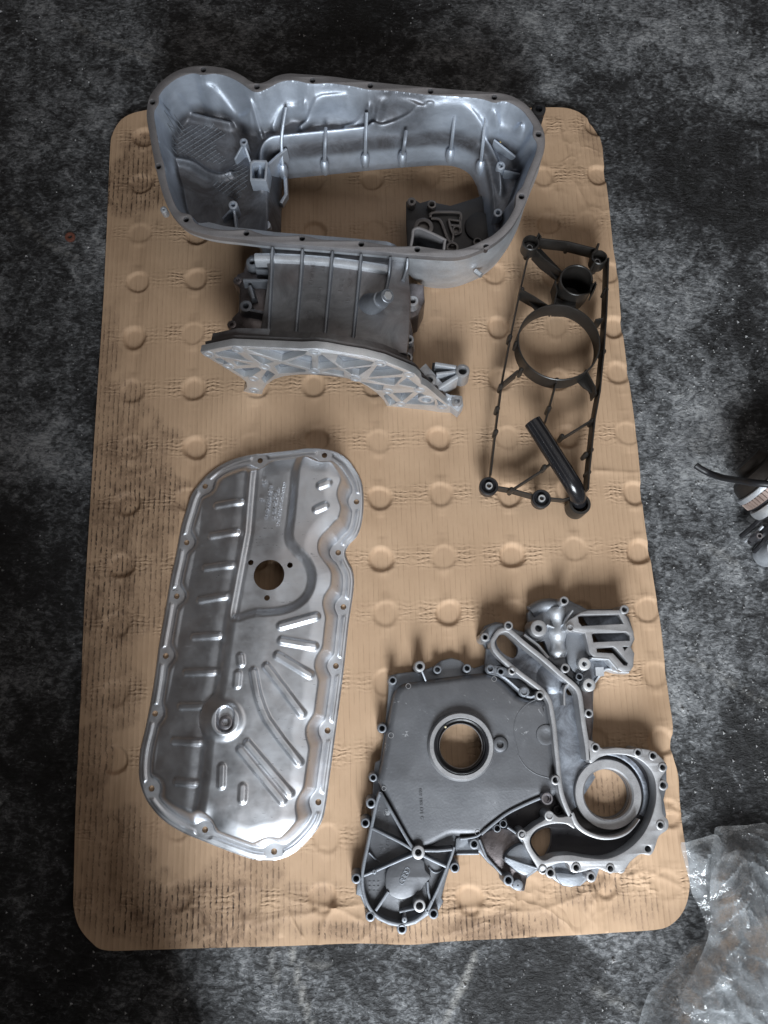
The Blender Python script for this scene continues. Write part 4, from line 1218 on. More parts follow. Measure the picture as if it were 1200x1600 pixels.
M['pan_in'] = cast_metal('pan_inside', (.38, .42, .48), (.55, .60, .68), (.46, .60), .75, scale=24)
g = Nodes('pan_floor')
base = g.mix(g.ramp(g.noise(22, 5, .65, dist=.6), [(.3, 0.), (.7, 1.)]), (.36, .40, .46), (.55, .60, .68))
low = g.attr('depth_dark')
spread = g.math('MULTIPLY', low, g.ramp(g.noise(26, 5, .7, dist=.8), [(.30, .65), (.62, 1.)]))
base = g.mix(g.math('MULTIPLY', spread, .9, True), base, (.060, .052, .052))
g.bump(g.noise(380, 4, .6), .00025, .8)
g.set(Base_Color=base, Metallic=.7, Roughness=g.ramp(g.noise(50, 4, .6), [(.3, .44), (.75, .60)]))
M['pan_floor'] = g.m
g = Nodes('pan_deck')
n1 = g.noise(24, 6, .7, dist=.8)
base = g.mix(g.ramp(n1, [(.3, 0.), (.7, 1.)]), (.115, .115, .120), (.25, .25, .258))
base = g.mix(g.ramp(g.noise(8, 4, .6), [(.45, 0.), (.7, .6)]), base, (.115, .070, .058))
base = g.mix(g.ramp(g.noise(160, 4, .7), [(.66, 0.), (.72, .5)]), base, (.30, .30, .31))
g.bump(g.noise(260, 4, .65), .0003, .8)
g.set(Base_Color=base, Metallic=.6, Roughness=g.ramp(g.noise(40, 4, .6), [(.3, .34), (.75, .58)]))
M['deck'] = g.m

# --- gasket flange
uo_px = cG([(34, 350), (36, 290), (48, 235), (75, 190), (120, 138), (190, 86), (270, 56), (350, 45), (450, 53), (530, 73), (600, 108), (645, 138), (685, 149), (735, 138), (790, 108), (860, 92), (940, 95), (1100, 107)]) + \
    cH([(0, 120), (140, 138), (350, 160), (600, 182), (820, 199), (900, 205), (980, 226), (1060, 275), (1110, 335), (1150, 400), (1169, 470), (1160, 560), (1120, 660), (1085, 750), (1065, 820), (1030, 900), (980, 985), (920, 1050), (850, 1100), (780, 1132), (700, 1160)]) + \
    [(700, 402), (640, 398), (600, 394), (520, 387), (472, 383), (420, 379), (380, 374)] + cG([(420, 1044), (300, 1012), (240, 980), (195, 935), (160, 880), (125, 790), (95, 680), (70, 560), (48, 440)])
uh_px = [(401.3, 135.3), (317.6, 108.7), (238, 159.3), (247.2, 259.9), (290.7, 342.8), (384.8, 364.1), (472, 372), (564.5, 381), (652, 389.5), (759.7, 385.2), (814.9, 306.8), (841.6, 209.7), (772.5, 151.6), (672.8, 142.3), (578.7, 133.5), (488.3, 125.2)]
u_out = ccw(smooth(ups(uo_px), 4))
u_holes = ups(uh_px)
nrm = inset(u_out, 1e-3) - u_out
nrm /= np.linalg.norm(nrm, axis=1)[:, None]
steps = np.arange(.004, .024, .0004)
inn = []
for p_, q_ in zip(u_out, nrm):
    S = p_[None] + q_[None] * steps[:, None]
    dh = np.min(np.hypot(S[:, None, 0] - u_holes[None, :, 0], S[:, None, 1] - u_holes[None, :, 1]), 1)
    m = smin(steps - .0095, dh - .0082, .005)
    k = np.argmax(m > 0)
    inn.append(S[k])
inn = np.array(inn)
for _ in range(2):
    inn = (np.roll(inn, 1, 0) + 2 * inn + np.roll(inn, -1, 0)) / 4
u_in = ccw(inn)
MB().plate(u_out, [u_in] + [circle(h, 4.3 * PU, 14) for h in u_holes], -.011, 0, .0008, fn=fU, bottom=False).build('gasket_flange', M['pan_face'], upper)
for h in u_holes:
    MB().lathe(h, [(4.4 * PU, -.0012), (4.4 * PU, -.011), (.0004, -.011)], 12, fn=fU).build('bolt_bore', M['oil_black'], upper)

# --- interior: one cast surface
open_px = [(440, 273), (480, 269), (520, 265), (560, 261), (600, 257), (650, 253), (690, 251), (715, 254), (735, 265), (747, 285)]
W_OPEN = -.098
op = ups(open_px, W_OPEN)
op = smooth(op, 5, False)
uR, uL = up(790, 330, W_OPEN)[0], op[0][0]
vN = u_in[:, 1].min() + .014
op = ccw(np.concatenate([op, [[op[-1][0] + .006, op[-1][1] - .03], [op[-1][0] + .012, vN + .02], [op[-1][0] - .002, vN], [uL + .004, vN - .004], [uL - .002, vN + .01]]]))
ridge_list = [  # (path px, depth, half width, height)
    (cG([(150, 290), (250, 320), (380, 355), (520, 385)]), -.055, .010, .010), (cG([(190, 600), (300, 620), (380, 670), (460, 700), (530, 690)]), -.058, .009, .009),
    (cG([(370, 210), (470, 250), (560, 320), (640, 345)]), -.035, .008, .008), (cG([(560, 150), (640, 270), (690, 390)]), -.030, .006, .007), (cG([(770, 370), (830, 320), (870, 300), (960, 300)]), -.035, .007, .008),
    (cG([(940, 400), (1040, 330), (1200, 305)]), -.045, .008, .009), (cH([(0, 420), (80, 400), (140, 380)]), -.052, .008, .008), (cH([(160, 430), (240, 335), (330, 350), (450, 410)]), -.050, .010, .007),
    (cH([(360, 200), (470, 300), (500, 310)]), -.025, .006, .008), (cH([(660, 250), (760, 300), (830, 330), (870, 360)]), -.025, .007, .008), (cH([(880, 420), (960, 460), (1010, 480)]), -.04, .008, .010), (cH([(900, 660), (980, 650), (1070, 655)]), -.060, .006, .008), (cH([(870, 950), (960, 940)]), -.07, .007, .008)]
ridge_list = [(smooth(ups(p_, w_), 4, False), hw, hh) for p_, w_, hw, hh in ridge_list]
bump_list = [(cG([(190, 230)])[0], -.04, .009, .010), (cG([(140, 410)])[0], -.055, .007, .010), (cH([(185, 300)])[0], -.04, .007, .008), (cH([(570, 365)])[0], -.05, .006, .008), (cH([(1000, 480)])[0], -.045, .007, .008), (cH([(830, 780)])[0], -.07, .008, .01)]
bump_list = [(up(*q, w_), r_, h_) for q, w_, r_, h_ in bump_list]
u_mid0, u_mid1 = up(405, 240, -.06)[0], up(760, 240, -.06)[0]
def inner_w(X, Y):
    d, _, _ = sdf(u_in, X, Y)
    d = np.maximum(d, 0)
    do, _, _ = sdf(op, X, Y)
    do = -do
    fl = -.060 + .006 * sstep(u_mid0 - .02, u_mid0 + .03, X) - .016 * sstep(u_mid1 - .03, u_mid1 + .02, X)
    fl = fl + .004 * vnoise(X, Y, 22, 21)
    slope = 7.0 - 4.4 * sstep(-.01, .075, Y) * sstep(u_mid0 - .10, u_mid0 - .02, X) + .5 * vnoise(X, Y, 30, 22)
    slope = slope - 2.6 * sstep(.03, .09, Y) * (1 - sstep(u_mid0 - .10, u_mid0 - .02, X))
    w = smax(-d * slope, fl, .010)
    rail = .016 * np.exp(-((do - .0205) / .0048) ** 2) * sstep(-.02, .01, Y)
    w = w + rail
    for p_, hw, hh in ridge_list:
        w = w + hh * np.exp(-(seg_dist(p_, X, Y) / (hw * .5)) ** 2) * sstep(.002, .008, d)
    for c_, r_, h_ in bump_list:
        w = w + h_ * np.exp(-((X - c_[0]) ** 2 + (Y - c_[1]) ** 2) / (r_ * .7) ** 2) * sstep(.002, .008, d)
    w = smin(w, W_OPEN + np.maximum(do, 0) * 3.6, .008)
    return np.minimum(w, -.0004)
VF = field(u_in, [op], .00105, inner_w, .012)
loc = VF[0].copy()
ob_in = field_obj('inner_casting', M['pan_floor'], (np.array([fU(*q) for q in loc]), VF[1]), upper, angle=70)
oil = sstep(-.040, -.056, loc[:, 2]) * (1 - sstep(-.068, -.080, loc[:, 2]) * sstep(up(440, 240, -.08)[0], up(460, 240, -.08)[0], loc[:, 0]))  # darker with depth, plus a dark oval on the far wall
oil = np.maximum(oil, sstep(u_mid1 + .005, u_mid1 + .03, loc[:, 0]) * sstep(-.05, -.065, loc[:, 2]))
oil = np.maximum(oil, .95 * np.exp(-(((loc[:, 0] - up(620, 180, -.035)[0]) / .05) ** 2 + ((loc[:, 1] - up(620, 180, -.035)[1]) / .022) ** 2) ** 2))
a_ = ob_in.data.attributes.new('depth_dark', 'FLOAT', 'POINT')
a_.data.foreach_set('value', oil[:len(ob_in.data.vertices)].astype(np.float32))  # oil holds the depth-driven darkening and the dark oval

# diamond tread lines on the left floor
def hatch(poly_px, w, sp, ang):
    P = ccw(ups(poly_px, w))
    mb = MB()
    c0 = P.mean(0)
    for a in ang:
        d = np.array([math.cos(a), math.sin(a)])
        n = np.array([-d[1], d[0]])
        for k in range(-30, 31):
            t = np.linspace(-.12, .12, 241)
            S = c0 + n * (k * sp) + d * t[:, None]
            m = sdf(P, S[:, 0], S[:, 1])[0] > 0
            idx = np.nonzero(m)[0]
            if len(idx) < 4:
                continue
            runs = np.split(idx, np.nonzero(np.diff(idx) > 1)[0] + 1)
            for r in runs:
                if len(r) < 4:
                    continue
                Q = S[r[::6].tolist() + [r[-1]]] if (len(r) - 1) % 6 else S[r[::6]]
                zz = inner_w(Q[:, 0], Q[:, 1])
                for i in range(len(Q) - 1):
                    V = []
                    for q, z in ((Q[i], zz[i]), (Q[i + 1], zz[i + 1])):
                        V += [fU(*(q + n * .0007), z - .0004), fU(*q, z + .0011), fU(*(q - n * .0007), z - .0004)]
                    mb.add(V, [(0, 3, 4, 1), (1, 4, 5, 2)])
    o = mb.build('tread_pattern', M['alu_grey'], upper, 30)
    o['kind'] = 'stuff'
hatch(cG([(185, 385), (430, 390), (500, 440), (440, 490), (440, 530), (505, 590), (480, 620), (190, 560)]), -.058, .0060, (.62, 2.55))
hatch(cG([(400, 725), (470, 715), (560, 600), (635, 640), (625, 760), (560, 840), (470, 790)]), -.058, .0060, (.62, 2.55))

# thin oil-drain ribs crossing the rail, each with a bullet-shaped end
for seq in ([(447, 168), (440, 216), (442, 262)], [(509, 200), (508, 225), (507, 256)], [(573, 176), (571.5, 215), (570.6, 246)], [(634.6, 205), (632, 225), (629, 243)], [(713, 158), (708, 205), (704, 238)], [(759, 172), (755, 220), (751, 256)]):
    w0 = -.020 if seq[0][1] < 190 else -.035
    Q = np.array([up3(*seq[0], w0), up3(*seq[1], -.038), up3(*seq[2], -.072)])
    r_ = MB().tube(smooth(Q, 5, False), .0023, 8).build('drain_rib', M['pan_in'], upper)
    e = Q[2]
    dn = np.array([0, -.10, -1.0]) / 1.005
    T = np.array([e + np.array([0, .002, .004]), e, e + dn * .008, e + dn * .016, e + dn * .020])
    MB().tube(T, [.0040, .0058, .0060, .0052, .0022], 14).build('rib_end', M['pan_in'], r_)
# stud bosses standing in the pan
for (px, py), w, ro, dep in ((cG([(602, 492)])[0], -.034, 6.5, .03), (cG([(540, 862)])[0], -.036, 7.4, .03), (cG([(730, 980)])[0], -.060, 8.5, .02), (cH([(910, 632)])[0], -.048, 7.4, .03), (cH([(893, 908)])[0], -.050, 7.4, .035), (cG([(70, 262)])[0], -.012, 6, .02)):
    c = up(px, py, w)
    MB().boss(c, ro * PU, 3.2 * PU, w - dep, w, 18, fn=fU, deep=.012).build('stud_boss', M['pan_in'], upper)
for a, b, w in ((cG([(602, 500)])[0], cG([(540, 565)])[0], -.036), (cG([(605, 505)])[0], cG([(640, 600)])[0], -.038), (cG([(540, 875)])[0], cG([(470, 915)])[0], -.040), (cG([(545, 890)])[0], cG([(550, 1000)])[0], -.040), (cH([(930, 660)])[0], cH([(1060, 660)])[0], -.052), (cH([(900, 930)])[0], cH([(970, 935)])[0], -.054), (cH([(870, 480)])[0], cH([(1070, 600)])[0], -.050)):
    P = ups([a, b], w)
    MB().rib(P, .0028, w - .03, [w, w - .012], fn=fU).build('gusset', M['pan_in'], upper)
# brass plug
c = up(783, 218, -.055)
MB().lathe(c, [(5 * PU, -.075), (5 * PU, -.055), (3.4 * PU, -.054), (3 * PU, -.060), (.0004, -.060)], 14, fn=fU).build('brass_plug', plain('brass', (.55, .38, .14), .35, 1.), upper)
# rectangular oil return chute on the left
co = ups(cG([(638, 612), (660, 598), (735, 600), (745, 615), (735, 722), (640, 718)]), -.030)
ci = ups(cG([(650, 622), (668, 612), (726, 613), (730, 622), (722, 708), (652, 706)]), -.030)
MB().plate(co, [ci], -.085, -.030, .0006, fn=fU, bottom=False).build('return_chute', M['pan_in'], upper)
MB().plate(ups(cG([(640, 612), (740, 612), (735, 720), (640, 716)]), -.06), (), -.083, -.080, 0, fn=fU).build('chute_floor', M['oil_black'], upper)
MB().rib(ups(cG([(745, 640), (800, 560), (850, 520)]), -.045), .004, -.09, [-.04, -.05, -.05], fn=fU).build('gusset', M['pan_in'], upper)
MB().rib(ups(cG([(845, 690), (850, 800), (820, 850)]), -.085), .005, -.098, -.085, fn=fU).build('gusset', M['pan_in'], upper)
# thin-walled pocket hanging from the near flange
pk = ups(cH([(378, 1128), (392, 1050), (396, 1012), (415, 999), (450, 1003), (575, 1062), (580, 1078), (574, 1140)]), -.001)
MB().rib(smooth(pk, 3, False), .0035, -.050, -.0006, fn=fU).build('oil_pocket', M['pan_face'], upper)
MB().plate(ups(cH([(396, 1120), (405, 1010), (450, 1008), (572, 1070), (570, 1140)]), -.04), (), -.052, -.048, 0, fn=fU).build('pocket_floor', M['oil_black'], upper)

# --- pump mounting face low down in the right corner
WP = -.096
g = Nodes('dark_pump_face')
g.bump(g.noise(300, 4, .6), .0003, .8)
g.set(Base_Color=g.mix(g.noise(30, 5, .65), (.035, .034, .036), (.085, .083, .085)), Metallic=.5, Roughness=.5)
M['pump_dark'] = g.m
M['pump_trk'] = plain('pump_gasket_face', (.20, .185, .18), .5, .6, .25)
cK = lambda seq: crop(seq, 600, 280, 4.615)
pf = ups(cK([(160, 160), (200, 130), (260, 170), (330, 150), (380, 170), (480, 190), (640, 140), (760, 100), (830, 200), (800, 330), (740, 420), (600, 520), (420, 530), (170, 500), (160, 300)]), WP)
MB().plate(pf, [circle(up(*cK([(285, 345)])[0], WP), 9.5 * PU, 24)], WP - .012, WP, .001, fn=fU).build('pump_face', M['pump_dark'], upper)
for seq, w in ((cK([(335, 275), (345, 240), (450, 235), (540, 240), (555, 262), (550, 300)]), 5.2), (cK([(340, 282), (400, 290), (430, 350), (460, 430), (480, 450)]), 5.2), (cK([(465, 285), (480, 350), (500, 400), (490, 450)]), 4.5), (cK([(550, 275), (550, 340), (550, 380), (510, 395)]), 5.0), (cK([(475, 290), (545, 300)]), 4.0), (cK([(480, 330), (550, 335)]), 4.0), (cK([(490, 450), (500, 480)]), 7)):
    MB().rib(smooth(ups(seq, WP + .006), 3, False), w * PU, WP, WP + .006, fn=fU).build('gasket_track', M['pump_trk'], upper)
for (px, py), ro, ri, h in ((cK([(285, 345)])[0], 17, 9.5, .006), (cK([(525, 365)])[0], 8.5, 4.6, .006), (cK([(493, 492)])[0], 11, 6.5, .009), (cK([(675, 450)])[0], 7.5, 5, .008), (cK([(200, 160)])[0], 7.6, 2.5, .012), (cK([(345, 180)])[0], 7.6, 4.2, .012)):
    MB().boss(up(px, py, WP + h), ro * PU, ri * PU, WP - .001, WP + h, 22, fn=fU).build('pump_boss', M['pump_trk'], upper)
MB().lathe(up(*cK([(690, 350)])[0], WP), [(26 * PU, WP), (25 * PU, WP + .004), (22 * PU, WP + .005), (.0005, WP + .005)], 32, fn=fU).build('round_relief', M['pump_dark'], upper)

# --- outer wall under the flange
n = len(u_out)
rgt = sstep(up(600, 390)[0], up(680, 390)[0], u_out[:, 0])
lft = 1 - sstep(up(300, 340)[0], up(420, 340)[0], u_out[:, 0])
far = sstep(-.06, .05, u_out[:, 1])
far2 = sstep(-.10, -.05, u_out[:, 1])
dep = .034 + .095 * rgt * (1 - far) + .02 * far
mb = MB()
rings = [(.0030, .0100 + 0 * dep), (.0015 - .002 * rgt, .0200 + 0 * dep), (.0020 - .004 * rgt, dep * .55), (.0040 - .002 * rgt, dep * .8), (.0120 - .008 * far2, dep), (.035 - .029 * far2, dep + .010)]
V, F = [], []
for off, dd in rings:
    off = off + 0 * dep
    Q = u_out + nrm * off[:, None]
    V += [fU(q[0], q[1], -z) for q, z in zip(Q, dd)]
for s in range(len(rings) - 1):
    for i in range(n):
        j = (i + 1) % n
        F.append((s * n + j, s * n + i, (s + 1) * n + i, (s + 1) * n + j))
mb.add(V, F)
mb.build('outer_wall', M['alu'], upper, 60)
MB().boss(up(842, 170, -.07), 12 * PU, 5.5 * PU, -.10, -.07, 20, fn=fU).build('side_lug', M['rubber'], upper)
MB().plate(ups([(836, 160), (852, 160), (848, 188), (832, 195)], -.08), (), -.10, -.078, .002, fn=fU).build('side_lug', M['rubber'], upper)
MB().boss(up(256, 328, -.02), 5.5 * PU, 1.4 * PU, -.032, -.018, 14, fn=fU).build('side_lug', M['alu'], upper)
c = up3(747, 427, -.05)
MB().tube([c + np.array([-.004, .004, 0]), c, c + np.array([.004, -.004, .001])], .0035, 10).build('locating_pin', M['alu_bright'], upper)

# --- ribbed deck between the flange and the bell housing
ZD = .100
deck = [(402, 376), (460, 380), (520, 385), (580, 390), (636, 396), (642, 470), (640, 520), (636, 552), (560, 548), (480, 540), (402, 540), (412, 480), (420, 420)]
MB().plate(pts(deck, ZD), (), .012, ZD, .003).build('deck', M['deck'], upper)
sh = pts([(398, 402), (424, 402), (471, 404), (520, 408), (565, 414), (610, 421)], ZD + .004)
MB().rib(smooth(sh, 3, False), .012, ZD - .01, ZD + .0075, b=.005).build('deck_shoulder', M['alu'], upper)
for a, b, c in (((425, 384), (424, 402), (418, 532)), ((472, 388), (471, 408), (460, 540)), ((519, 391), (517, 412), (505, 545)), ((564, 395), (562, 418), (549, 550)), ((610, 400), (608, 424), (602, 455)), ((637, 402), (636, 415), (630, 436))):
    P = np.array([at(*a, .120)[:2], at(*b, .112)[:2], at(*c, ZD + .006)[:2]])
    P = np.array([P[0] * (1 - t) + P[1] * t for t in (0, .5)] + [P[1] * (1 - t) + P[2] * t for t in (0, .1, .3, .6, 1.)])
    MB().rib(P, .0032, ZD - .004, [.118, .116, .112, .109, .107, .1065, .106], flare=.0015, b=.0012).build('deck_rib', M['alu_grey'], upper)
for s, a, b in (('HMUB13', (487, 410), (482, 446)), ('HI1', (503, 411), (501, 424)), ('1BBDE', (497, 450), (494, 476)), ('331', (532, 434), (528, 456)), ('U 76', (547, 417), (543, 450)), ('HI', (542, 463), (540, 475))):
    lettering(s, a, b, ZD, .0007, M['deck'], upper, 6.0)
# mould mark and drain boss on the deck
MB().lathe(at(486, 492, ZD)[:2], [(8 * PU, ZD), (8 * PU, ZD + .0008), (6.6 * PU, ZD + .0008), (6.4 * PU, ZD)], 6, close=True).build('mould_mark', M['deck'], upper)
b0, b1 = at(584, 476, ZD), at(606, 462, ZD + .034)
ax = b1 - b0
mb = MB()
mb.tube([b0 - ax * .2, b0, b0 + ax * .15, b0 + ax * .55, b0 + ax * .56, b0 + ax * .98, b1], [.017, .0150, .0118, .0108, .0088, .0088, .0080], 24)
db = mb.build('drain_boss', M['alu_grey'], upper)
mb = MB()
mb.tube([b1 - ax * .02, b1 + ax * .03, b1 + ax * .031], [.0055, .0055, .003], 6)
mb.build('drain_screw', M['alu_bright'], db)
# side flanges with bolt bosses
ZS = .066
MB().plate(pts([(398, 396), (418, 396), (416, 470), (408, 535), (362, 545), (358, 520), (362, 496), (372, 486), (374, 450), (366, 442), (370, 428), (380, 424), (384, 408), (390, 398)], ZS), (), .012, ZS, .003).build('side_flange', M['alu_oily'], upper)
for px, py in cI([(470, 145), (420, 490), (525, 740)]):
    MB().boss(at(px, py, ZS + .014)[:2], 10 * PU, 4.4 * PU, ZS - .01, ZS + .014, 22, flare=.003).build('bolt_boss', M['alu_grey'], upper)
for px, py in cI([(358, 295), (312, 640)]):
    MB().boss(at(px, py, ZS)[:2], 7.5 * PU, 2.5 * PU, .012, ZS + .002, 16).build('side_lug', M['alu_oily'], upper)
for seq in (cI([(500, 200), (620, 210)]), cI([(400, 285), (600, 290)]), cI([(450, 330), (480, 430)]), cI([(450, 520), (580, 545)])):
    MB().rib(pts(seq, ZS + .014), .004, ZS - .004, ZS + .014, flare=.003).build('gusset', M['alu_grey'], upper)
MB().plate(pts([(632, 440), (662, 444), (664, 470), (654, 492), (642, 498), (646, 520), (646, 560), (636, 575), (628, 560), (632, 500)], .058), (), .010, .058, .003).build('side_flange', M['alu_oily'], upper)
for (px, py), z, ro in ((cJ([(625, 550)])[0], .072, 9.2), (cJ([(595, 850)])[0], .070, 8.0), (cJ([(585, 990)])[0], .068, 8.0)):
    MB().boss(at(px, py, z)[:2], ro * PU, 4.2 * PU, .04, z, 22, flare=.002).build('bolt_boss', M['alu_face'], upper)

# --- bell housing plate: built in its own upright plane
B0 = at(395, 612, 0)
B1 = at(718, 646, 0)
BX = B1 - B0
BX /= np.linalg.norm(BX)
BN = np.cross(BX, [0, 0, 1.])
BN /= np.linalg.norm(BN)
_t = .05
BN2 = BN * math.cos(_t) + np.array([0, 0, 1.]) * math.sin(_t)
BV = np.cross(BN2, BX)
if BV[2] < 0:
    BV = -BV
def fB(a, b, c):
    return B0 + BX * a + BV * b + BN2 * c
def bp(seq):
    out = []
    for x, y in seq:
        q = at_plane(x, y, B0, BN2) - B0
        out.append((np.dot(q, BX), np.dot(q, BV)))
    return np.array(out)
bell_px = cI([(65, 850), (180, 825), (310, 800), (420, 805), (640, 815), (850, 825), (960, 820), (1050, 830), (1200, 858)]) + cJ([(240, 980), (400, 1020), (560, 1085), (640, 1120), (680, 1160), (690, 1200), (730, 1220), (780, 1260), (880, 1350), (1000, 1440), (900, 1432), (700, 1410), (520, 1398), (430, 1388), (400, 1330), (340, 1270), (270, 1220), (200, 1182), (100, 1155), (0, 1136)]) + \
    cI([(1000, 1025), (850, 1025), (720, 1040), (640, 1065), (580, 1110), (555, 1150), (545, 1190), (390, 1170), (430, 1125), (422, 1085), (380, 1050), (200, 940), (80, 870)])
pock = [cI(q) for q in ([(178, 858), (310, 828), (420, 905), (485, 932), (205, 882)], [(175, 902), (225, 900), (300, 945), (250, 945), (200, 925)], [(322, 918), (465, 950), (350, 955)], [(312, 985), (515, 972), (540, 992), (470, 1038), (405, 1045), (380, 1030)],
        [(420, 826), (895, 846), (880, 868), (700, 922), (525, 865)], [(440, 865), (520, 882), (640, 927), (560, 948), (530, 935)], [(542, 1060), (588, 992), (648, 1025), (570, 1095)], [(642, 962), (700, 942), (888, 992), (885, 1005), (680, 1018)], [(748, 935), (888, 872), (935, 885), (940, 975), (920, 982)], [(982, 885), (1015, 872), (1140, 968), (985, 985)], [(1020, 1008), (1100, 985), (1185, 1003), (1185, 1040)])] + \
    [cJ(q) for q in ([(40, 975), (90, 982), (318, 1030), (300, 1050), (80, 1078), (20, 1030)], [(95, 1088), (305, 1064), (200, 1138), (150, 1128)], [(345, 1060), (400, 1047), (550, 1106), (540, 1124), (280, 1148)], [(255, 1162), (540, 1147), (480, 1213), (440, 1208)], [(512, 1205), (580, 1152), (675, 1225), (655, 1233)],
        [(210, 1182), (398, 1212), (388, 1248), (345, 1250)], [(465, 1272), (625, 1267), (540, 1338)], [(565, 1355), (680, 1268), (795, 1330), (795, 1368)], [(805, 1315), (878, 1368), (830, 1368)], [(395, 1292), (420, 1278), (505, 1350), (445, 1368)])]
bo = bp(bell_px)
def pocket_loop(q):
    P = ccw(bp(q))
    return P
bell = MB().plate(bo, [pocket_loop(q) for q in pock], -.0095, 0, .0008, fn=fB).build('bell_face', M['alu_bright'], upper)
MB().plate(inset(ccw(bo), .0035), (), -.0120, -.0097, .0005, fn=fB).build('bell_web', M['alu_grey'], upper)
MB().plate(inset(ccw(bo), .0030), (), -.0160, -.0121, .0015, fn=fB).build('bell_back', M['deck'], upper)
for px, py in cI([(130, 868), (355, 830), (285, 960), (570, 968), (480, 1060), (960, 850), (955, 1000), (485, 1150)]) + cJ([(375, 1038), (595, 1130), (430, 1258), (675, 1250), (530, 1358), (855, 1378), (180, 1158)]):
    c = bp([(px, py)])[0]
    MB().lathe(c, [(.0075, -.008), (.0072, .0008), (.0042, .0010), (.0036, -.008), (.0004, -.008)], 16, fn=fB).build('bolt_bore', M['alu'], upper)
c = bp(cJ([(730, 1322)]))[0]
MB().boss(c, .011, .006, -.010, .0006, 20, fn=fB, deep=.008).build('bolt_boss', M['alu'], upper)
# back of the bell housing, a low hump behind the plate
hump = ccw(bp(cI([(310, 800), (640, 815), (960, 820), (1200, 858)]) + cJ([(400, 1020), (640, 1120), (690, 1200), (560, 1260), (300, 1200)]) + cI([(1000, 1000), (640, 1000), (420, 900)])))
MB().plate(inset(hump, .014), (), -.030, -.0155, .003, fn=fB).build('bell_back', M['deck'], upper)
MB().plate(inset(ccw(bp(cI([(75, 850), (310, 803), (640, 818), (420, 960), (200, 930)]))), .006), (), -.028, -.0155, .003, fn=fB).build('bell_back', M['deck'], upper)
# mounting ears on the right
def ear(c_px, z, ro, ri, z0, mat='alu_face'):
    return MB().boss(at(*c_px, z)[:2], ro * PU, ri * PU, z0, z, 24, flare=.001).build('mounting_ear', M[mat], upper)
ear((723, 579), .050, 11.5, 6.4, .022)
ear((672, 593), .056, 10.4, 4.4, .022)
ear((714, 626), .028, 8.5, 4.2, .002)
for a, b, z0, z1, w in (((680, 568), (713, 573), .048, .048, .005), ((682, 584), (713, 580), .046, .046, .004), ((683, 606), (714, 589), .040, .046, .006), ((682, 610), (706, 622), .020, .024, .006), ((660, 575), (690, 604), .045, .034, .012)):
    MB().rib(pts([a, b], (z0 + z1) / 2), w, .012, [z0, z1]).build('ear_arm', M['alu'], upper)
MB().plate(pts([(676, 566), (716, 572), (712, 590), (684, 606), (672, 600)], .030), (), .012, .030, .001).build('ear_web', M['pump_dark'], upper)
MB().plate(pts([(703, 617), (722, 619), (724, 634), (716, 645), (700, 632)], .02), (), .002, .022, .002).build('ear_web', M['alu'], upper)
# ------------------------------------------------------------------ generator half out of frame, with its hose and bracket
gx = at(1203, 748, .045)
alt = thing('alternator', 'part of an alternator with bright rings and brown ribbed winding at the right edge', 'alternator', (gx[0], gx[1], FLOOR_Z))
dpx = at(1203 + 75, 748 + 66, .045) - gx
AX = dpx / np.linalg.norm(dpx)
AZ = np.array([0, 0, 1.])
AY = np.cross(AZ, AX)
def fA(x, y, z):      # z runs along the axis
    return gx + AY * x + AZ * y + AX * z
M['copper'] = plain('varnished_winding', (.24, .18, .155), .42, .3, .4)
M['brown'] = plain('grimy_brown_metal', (.028, .023, .020), .5, .3, .7, 60, .002, 40)
PA = np.hypot(*(at(1161, 780, .03) - at(1160, 780, .03))[:2])
Rg = 58 * PA
def drum(name, mat, prof, n=64):
    return MB().lathe((0, 0), [(r * Rg, z * PA) for r, z in prof], n, fn=fA, cap=False).build(name, mat, alt)
drum('rear_cap', M['brown'], [(.0, -44), (.40, -44), (.46, -40), (.50, -30), (.78, -28), (.86, -22), (.93, -8)])
drum('end_ring', M['alu'], [(.93, -9), (.99, -8), (1.0, -6), (1.0, -1), (.97, 0)])
drum('winding', M['copper'], [(.95, 0), (.95, 13)])
drum('gap', M['oil_black'], [(.95, 12.9), (.92, 13), (.92, 18)])
drum('polished_band', M['alu_bright'], [(.92, 18), (1.0, 18.5), (1.02, 22), (1.02, 28), (1.0, 33), (.6, 34), (0.0, 34)])
for k in range(52):
    t = 2 * math.pi * k / 52
    d = np.array([math.cos(t), math.sin(t)]) * Rg
    e = np.array([-math.sin(t), math.cos(t)]) * Rg * .026
    V = [fA(*(d * .94 - e), 1 * PA), fA(*(d * .94 + e), 1 * PA), fA(*(d * .985 + e * .7), 1 * PA), fA(*(d * .985 - e * .7), 1 * PA), fA(*(d * .94 - e), 12 * PA), fA(*(d * .94 + e), 12 * PA), fA(*(d * .985 + e * .7), 12 * PA), fA(*(d * .985 - e * .7), 12 * PA)]
    MB().add(V, [(0, 1, 2, 3), (7, 6, 5, 4), (3, 2, 6, 7), (1, 5, 6, 2), (0, 3, 7, 4)]).build('winding_bar', M['copper'], alt)
MB().tube([up_ for up_ in (at(1170, 752, .05), at(1185, 738, .07), at(1204, 722, .08))], .0030, 8).build('bail_wire', M['alu_bright'], alt)

hose = MB()
H_ = np.array([np.append(at(x, y, z)[:2], z) for x, y, z in ((1087, 727, .020), (1096, 733, .020), (1110, 740, .022), (1128, 746, .034), (1150, 750, .062), (1175, 754, .094), (1205, 757, .106), (1240, 760, .110))])
H_ = smooth(H_, 6, False)
hose.tube(H_, .0043, 16, caps=False)
hose.tube(H_, .0028, 16, caps=False)
hose.add([hose.v[k] for k in range(16)] + [hose.v[len(H_) * 16 + k] for k in range(16)], [(k, (k + 1) % 16, 16 + (k + 1) % 16, 16 + k) for k in range(16)])
tag(hose.build('hose', M['rubber'], angle=50), 'short black rubber hose reaching in from the right edge over the concrete', 'hose')

